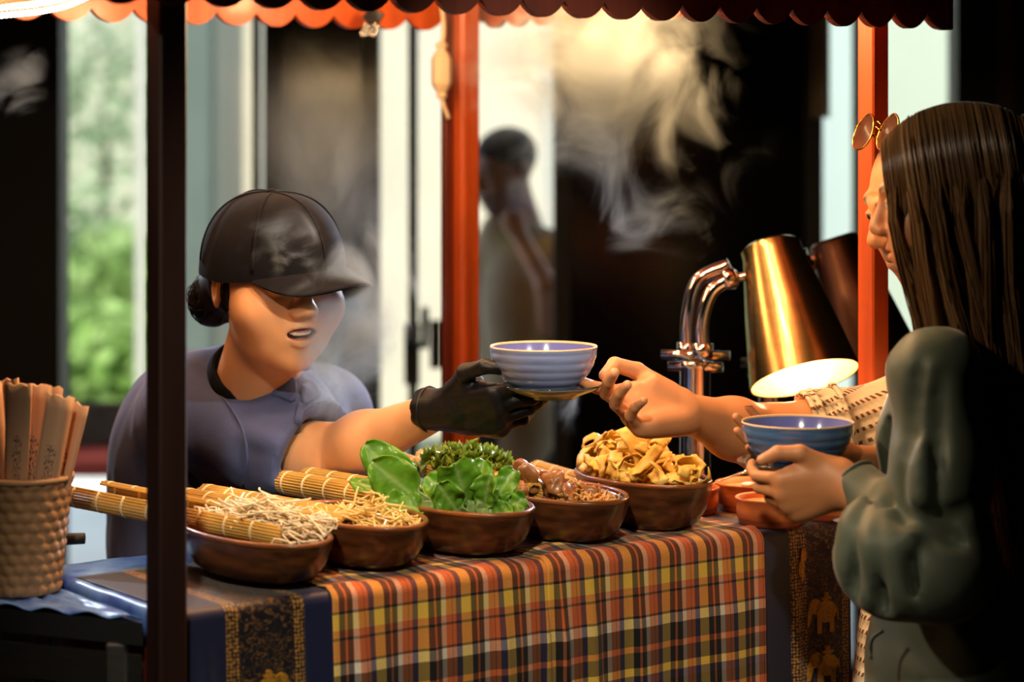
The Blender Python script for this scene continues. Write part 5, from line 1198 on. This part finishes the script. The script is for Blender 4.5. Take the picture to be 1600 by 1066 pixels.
wm = wel*.55+wwr*.45; F.cone(wel, wm, .060, .058, k=.04)
F.ell(P(1352, 872, 3.22), (.042, .050, .052), k=.05); F.ell(P(1400, 905, 3.20), (.055, .055, .052), k=.05)
F.cone(wm, wwr+nrm(wel-wwr)*.045, .046, .034, k=.03); F.cone(wwr+nrm(wel-wwr)*.05, wwr+nrm(wel-wwr)*.012, .0375, .0365, k=.006)
wrd = nrm(wel-wwr); sl, (gx, gy, gz) = F.blk(wwr-.07, wwr+.07); pl = -((gx-wwr[0])*wrd[0]+(gy-wwr[1])*wrd[1]+(gz-wwr[2])*wrd[2])
F.D[sl] = np.where(pl < .06, np.maximum(F.D[sl], pl), F.D[sl]).astype(np.float32)
F.cone(P(1540, 600, 3.58), P(1470, 800, 3.60), .058, .055, k=.03); F.cone(P(1470, 800, 3.60), P(1396, 738, 3.56), .055, .036, k=.03)
F.cone(P(1500, 480, 3.38), P(1495, 545, 3.38), .060, .050, k=.02, sub=True)
for pts, r_, sb in (([(1376, 792, 3.215), (1352, 850, 3.168), (1338, 925, 3.190)], .010, True), ([(1384, 796, 3.20), (1378, 860, 3.152), (1382, 945, 3.175)], .011, True), ([(1396, 800, 3.18), (1412, 860, 3.143), (1432, 940, 3.16)], .010, True),
        ([(1366, 790, 3.21), (1364, 850, 3.170), (1358, 930, 3.185)], .011, False), ([(1390, 800, 3.19), (1396, 860, 3.155), (1408, 945, 3.165)], .010, False), ([(1350, 775, 3.235), (1330, 820, 3.205), (1318, 880, 3.20)], .010, False),
        ([(1440, 560, 3.185), (1420, 680, 3.178), (1405, 800, 3.165)], .007, True), ([(1470, 590, 3.178), (1462, 700, 3.160), (1455, 840, 3.140)], .008, True), ([(1425, 720, 3.170), (1450, 800, 3.145), (1500, 850, 3.150)], .009, True), ([(1440, 700, 3.172), (1436, 780, 3.162), (1420, 850, 3.150)], .009, False), ([(1400, 800, 3.17), (1450, 815, 3.140), (1505, 800, 3.150)], .008, True)):
    F.chain([P(*p) for p in pts], [r_*.5, r_, r_*.6], k=.018, n=9, sub=sb)
field_wrinkle(F, .0022, np.array([[30, 0, 26], [0, 24, 0], [30, 0, 26]]), 31, .03)
m_satin = mat('grey_green_satin', srgb(84, 92, 78), .52, spec=.35, var=.08, vs=6, sheen=.15, bump=.05, bs=300)
V, q = F.mesh(2); dress = obj('dress', V, q, m_satin, wom)
F = Field((.36, 3.12, .02), (1.0, 3.75, .78), .014); a_ = P(1500, 1060, 3.42)
F.cone((a_[0], 3.42, .75), (a_[0]+.01, 3.42, .12), .14, .20, k=0); F.cut((0, 0, .09), (0, 0, -1)); field_wrinkle(F, .012, np.diag([22, 22, 2]), 41, .05)
V, q = F.mesh(2); obj('skirt', V, q, m_satin, dress)
for sg in (-1, 1):
    V, q = blob((a_[0]-.02, 3.42+sg*.08, .035), (.10, .035, .035), np.eye(3), 2, 0); obj('shoe', V, q, m_black, wom)
V, q = lathe_ring(P(1505, 925, 3.42), (0, 0, 1), .112, .004, 50, 1.0, 1.06); obj('waist_seam', V, q, m_satin, dress)
V, q = tube([P(1380, 985, 3.30), P(1362, 1000, 3.30), P(1360, 1030, 3.30)], .003, 6, 10); obj('tie_cord', V, q, m_satin, dress)
wrd = nrm(wel-wwr)
for dd in (.004, .048):
    V, q = lathe_ring(wwr+wrd*dd, wrd, .0335, .0025); obj('cuff_edge', V, q, m_satin, dress)
# her hair
def wl(v): return wc+1.02*(Rw @ np.asarray(v, float))
F = Field(wc-.22, wc+.2, .004)
F.ell(wl([0, .012, .040]), np.array([.083, .103, .088])*1.02, R=Rw, k=0); F.ell(wl([0, .055, -.04]), np.array([.072, .06, .10])*1.02, R=Rw, k=.03)
F.ell(wl([0, -.085, -.03]), np.array([.064, .075, .11])*1.02, R=Rw, k=.006, sub=True)
m_hairw = colmat('brown_hair', .34, spec=.6); m_hairs = mat('dark_brown_scalp_hair', (.07, .036, .016), .5)
V, q = F.mesh(1); hair = obj('hair', V, q, m_hairs, wom)
gh = np.random.default_rng(8); Vs, Fs_, Cs, nb = [], [], [], 0
RwT = Rw.T
def strand(side, y0, lay, ph):
    """falls from the parting over the side of the head, then hangs straight"""
    pts = []; ra = .086+lay; ry = .106+lay; rz = .091+lay; c0 = np.array([0, .012, .040])
    yy = np.clip((y0-.012)/ry, -.97, .97); k = math.sqrt(1-yy*yy)
    for a in np.linspace(.0, PI/2+.12, 8): g_ = math.sin(a); ra, rz = .086+lay*g_, .091+lay*.5*g_; pts.append(c0+[side*ra*k*g_**(.85), (y0-c0[1])*(1+.05*g_), rz*k*math.cos(a)])
    p = pts[-1].copy(); n = 9; Lh = .40+gh.normal()*.035+(.06 if y0 > .03 else 0); world_dn = RwT @ np.array([0, 0, -1.])
    fwd = -.010*math.exp(-((y0+.085)/.03)**2); back = RwT @ np.array([1., 0, 0])
    for i in range(1, n+1):
        s = i/n; q = p+world_dn*Lh*s+back*(.105*s**1.3*(1 if y0 < .02 else .4))+np.array([side*(.012*math.sin(s*3+ph)-.018*s), .006*math.sin(s*5+ph*2), 0]); pts.append(q)
    return np.array(pts)
for i in range(4600):
    side = 1 if i % 10 < 8 else -1; y0 = gh.uniform(-.080, .108); cl = math.floor(y0*90)/90; lay = abs(gh.normal())*.005+.0015*math.sin(cl*700); ph = cl*211+gh.normal()*.25
    y0 = y0*.8+cl*.2+gh.normal()*.0015
    V = np.array([wl(p) for p in strand(side, y0, lay, ph)])
    if i % 40 == 0: V[7:] += (np.linspace(0, 1, len(V)-7)**1.5)[:, None]*np.array([gh.normal()*.012-.01, gh.normal()*.01, 0])
    T, q = tube(V, [.0010, .0014, .0013, .0010], 3, caps=False); Vs.append(T); Fs_.append(np.array(q)+nb); nb += len(T)
    sh_ = gh.uniform(.55, 1.35)*(1.25 if y0 < -.03 else .8); Cs.append(np.tile(np.array([.22, .115, .046])*sh_, (len(T), 1)))
obj('hair_strands', np.vstack(Vs), np.vstack(Fs_), m_hairw, wom, cols=np.vstack(Cs), kind='stuff')

# ---- blurred passer-by in the hall behind the centre post
pc = P(788, 268, 7.5); Rp = Rz(math.radians(-52)) @ Rx(math.radians(14)); pas = empty('person', (pc[0]+.06, 7.53, 0), 'blurred person in khaki standing outside the window behind the centre post', 'person')
V1, q1, K1 = head_mesh(Rp, pc, 1.06, srgb(168, 122, 96), srgb(130, 84, 70), stubble=(.03, .022, .018), h=.004, neck=.18)
F = Field(pc+[-.3, -.45, -.6], pc+[.4, .3, .1], .008); F.cone(pc+[.14, -.05, -.55], pc+[.13, -.22, -.34], .04, .036, k=0); F.cone(pc+[.13, -.22, -.34], pc+[.04, -.15, -.18], .034, .028, k=.02); F.ell(pc+[.03, -.145, -.15], (.04, .03, .045), k=.02)
V2, q2 = F.mesh(1); V, q = join((V1, q1), (V2, q2)); obj('body', V, q, m_skin, pas, cols=np.vstack([K1, np.tile(np.array(srgb(186, 130, 96)), (len(V2), 1))]))
F = Field(pc-.2, pc+.2, .006); F.ell(pc+1.06*(Rp @ np.array([0, .018, .045])), np.array([.087, .104, .088]), R=Rp, k=0); F.ell(pc+1.06*(Rp @ np.array([0, -.1, -.01])), np.array([.075, .07, .08]), R=Rp, k=.01, sub=True); V, q = F.mesh(1); obj('hair', V, q, m_hair_b, pas)
F = Field(pc+[-.35, -.4, -1.0], pc+[.45, .35, -.05], .009); F.ell(pc+[.06, .03, -.42], (.13, .15, .24), k=0); F.ell(pc+[.06, .03, -.72], (.13, .14, .26), k=.06)
F.cone(pc+[0, .03, -.19], pc+[.14, -.06, -.26], .06, .08, k=.05); F.cone(pc+[0, .03, -.19], pc+[-.04, .13, -.27], .06, .08, k=.05); F.cone(pc+[.14, -.06, -.26], pc+[.14, -.08, -.56], .072, .06, k=.03); F.cone(pc+[-.04, .13, -.27], pc+[-.02, .16, -.75], .07, .055, k=.03)
V, q = F.mesh(1); obj('khaki_coat', V, q, mat('khaki_cloth', srgb(172, 152, 122), .9, var=.15, vs=6), pas); legs(pas, pc[0]+.04, pc[1]+.03, .74)

# ------------------------------------------------------------------ steam (volumes that fill their own drifting shapes)
def steam_mat(name, density, scale, lo, hi, dist, color, stretch=(1, 1, 1), fall=1.6, det=5., aniso=.2, off=(0, 0, 0)):
    M = bpy.data.materials.new(name); M.use_nodes = True; N, L = M.node_tree.nodes, M.node_tree.links; N.remove(N['Principled BSDF']); out = N['Material Output']
    tc = N.new('ShaderNodeTexCoord'); geo = N.new('ShaderNodeNewGeometry')
    mp = N.new('ShaderNodeMapping'); mp.inputs['Scale'].default_value = stretch; mp.inputs['Location'].default_value = off; L.new(geo.outputs['Position'], mp.inputs[0])
    nz = N.new('ShaderNodeTexNoise'); nz.inputs['Scale'].default_value = scale; nz.inputs['Detail'].default_value = det; nz.inputs['Roughness'].default_value = .58; nz.inputs['Distortion'].default_value = dist; L.new(mp.outputs[0], nz.inputs[0])
    ln = N.new('ShaderNodeVectorMath'); ln.operation = 'LENGTH'; L.new(tc.outputs['Object'], ln.inputs[0])
    fo = N.new('ShaderNodeMapRange'); fo.inputs[1].default_value = 1.0; fo.inputs[2].default_value = .15; fo.inputs[3].default_value = 0; fo.inputs[4].default_value = 1; fo.interpolation_type = 'SMOOTHSTEP'; L.new(ln.outputs['Value'], fo.inputs[0])
    # the threshold rises towards the edge of the plume, so it frays into wisps
    th = N.new('ShaderNodeMath'); th.operation = 'MULTIPLY_ADD'; L.new(fo.outputs[0], th.inputs[0]); th.inputs[1].default_value = .22; th.inputs[2].default_value = -.22
    ad = N.new('ShaderNodeMath'); ad.operation = 'ADD'; L.new(nz.outputs[0], ad.inputs[0]); L.new(th.outputs[0], ad.inputs[1])
    mr = N.new('ShaderNodeMapRange'); mr.inputs[1].default_value = lo; mr.inputs[2].default_value = hi; mr.inputs[3].default_value = 0; mr.inputs[4].default_value = 1; L.new(ad.outputs[0], mr.inputs[0])
    pw = N.new('ShaderNodeMath'); pw.operation = 'POWER'; pw.inputs[1].default_value = fall; L.new(mr.outputs[0], pw.inputs[0])
    ml = N.new('ShaderNodeMath'); ml.operation = 'MULTIPLY'; ml.inputs[1].default_value = density; L.new(pw.outputs[0], ml.inputs[0])
    m2 = N.new('ShaderNodeMath'); m2.operation = 'MULTIPLY'; L.new(ml.outputs[0], m2.inputs[0]); L.new(fo.outputs[0], m2.inputs[1])
    vs = N.new('ShaderNodeVolumeScatter'); vs.inputs['Color'].default_value = (*color, 1); vs.inputs['Anisotropy'].default_value = aniso; L.new(m2.outputs[0], vs.inputs['Density']); L.new(vs.outputs[0], out.inputs['Volume'])
    return M
def plume(c, r, R, label, **k):
    V, q = lathe([(max(.001, math.sin(t)), -math.cos(t)) for t in np.linspace(0, PI, 13)], 20)
    me = bpy.data.meshes.new('steam'); me.from_pydata(V.tolist(), [], q); me.materials.append(steam_mat('steam_'+str(len(bpy.data.materials)), **k))
    o = bpy.data.objects.new('steam', me); COL.objects.link(o); o.location = tuple(c); o.scale = r; o.rotation_euler = R; tag(o, label, 'steam', kind='stuff'); return o
WH = (.93, .95, 1.0)
plume(P(545, 540, 3.74), (.17, .09, .28), (0, .25, 0), 'bluish steam curling in front of the server', density=75, scale=8, lo=.38, hi=.76, dist=1.2, color=WH, stretch=(1, 1, .7))
plume(P(450, 395, 3.66), (.10, .045, .11), (0, .3, 0), 'thin veil of steam drifting before the dark cap', density=30, scale=11, lo=.40, hi=.74, dist=1.4, color=WH, off=(5, 2, 0))
plume(P(515, 260, 4.35), (.26, .22, .34), (0, .2, 0), 'brownish haze of steam above the server\'s cap', density=7, scale=5.5, lo=.34, hi=.75, dist=1.0, color=(1, .95, .9), stretch=(1, 1, .7), off=(3, 0, 1))
plume(P(945, 105, 3.92), (.34, .22, .24), (0, .5, 0), 'thick golden lit steam plume under the canopy', density=40, scale=6.5, lo=.33, hi=.72, dist=1.3, color=(1, .97, .92), off=(7, 0, 2))
plume(P(1030, 270, 3.95), (.20, .10, .24), (0, .5, 0), 'thin blue wisps of steam below the golden plume', density=20, scale=7, lo=.46, hi=.70, dist=1.8, color=WH, off=(1, 4, 2))
plume(P(890, 640, 3.95), (.06, .05, .14), (0, -.1, 0), 'small wisp of steam rising above the fried strips', density=26, scale=12, lo=.45, hi=.7, dist=1.5, color=WH, stretch=(1, 1, .6))
plume(P(30, 130, 4.2), (.09, .08, .12), (0, .3, 0), 'faint smoke drifting before the dark wall at top left', density=16, scale=9, lo=.45, hi=.72, dist=1.6, color=WH)
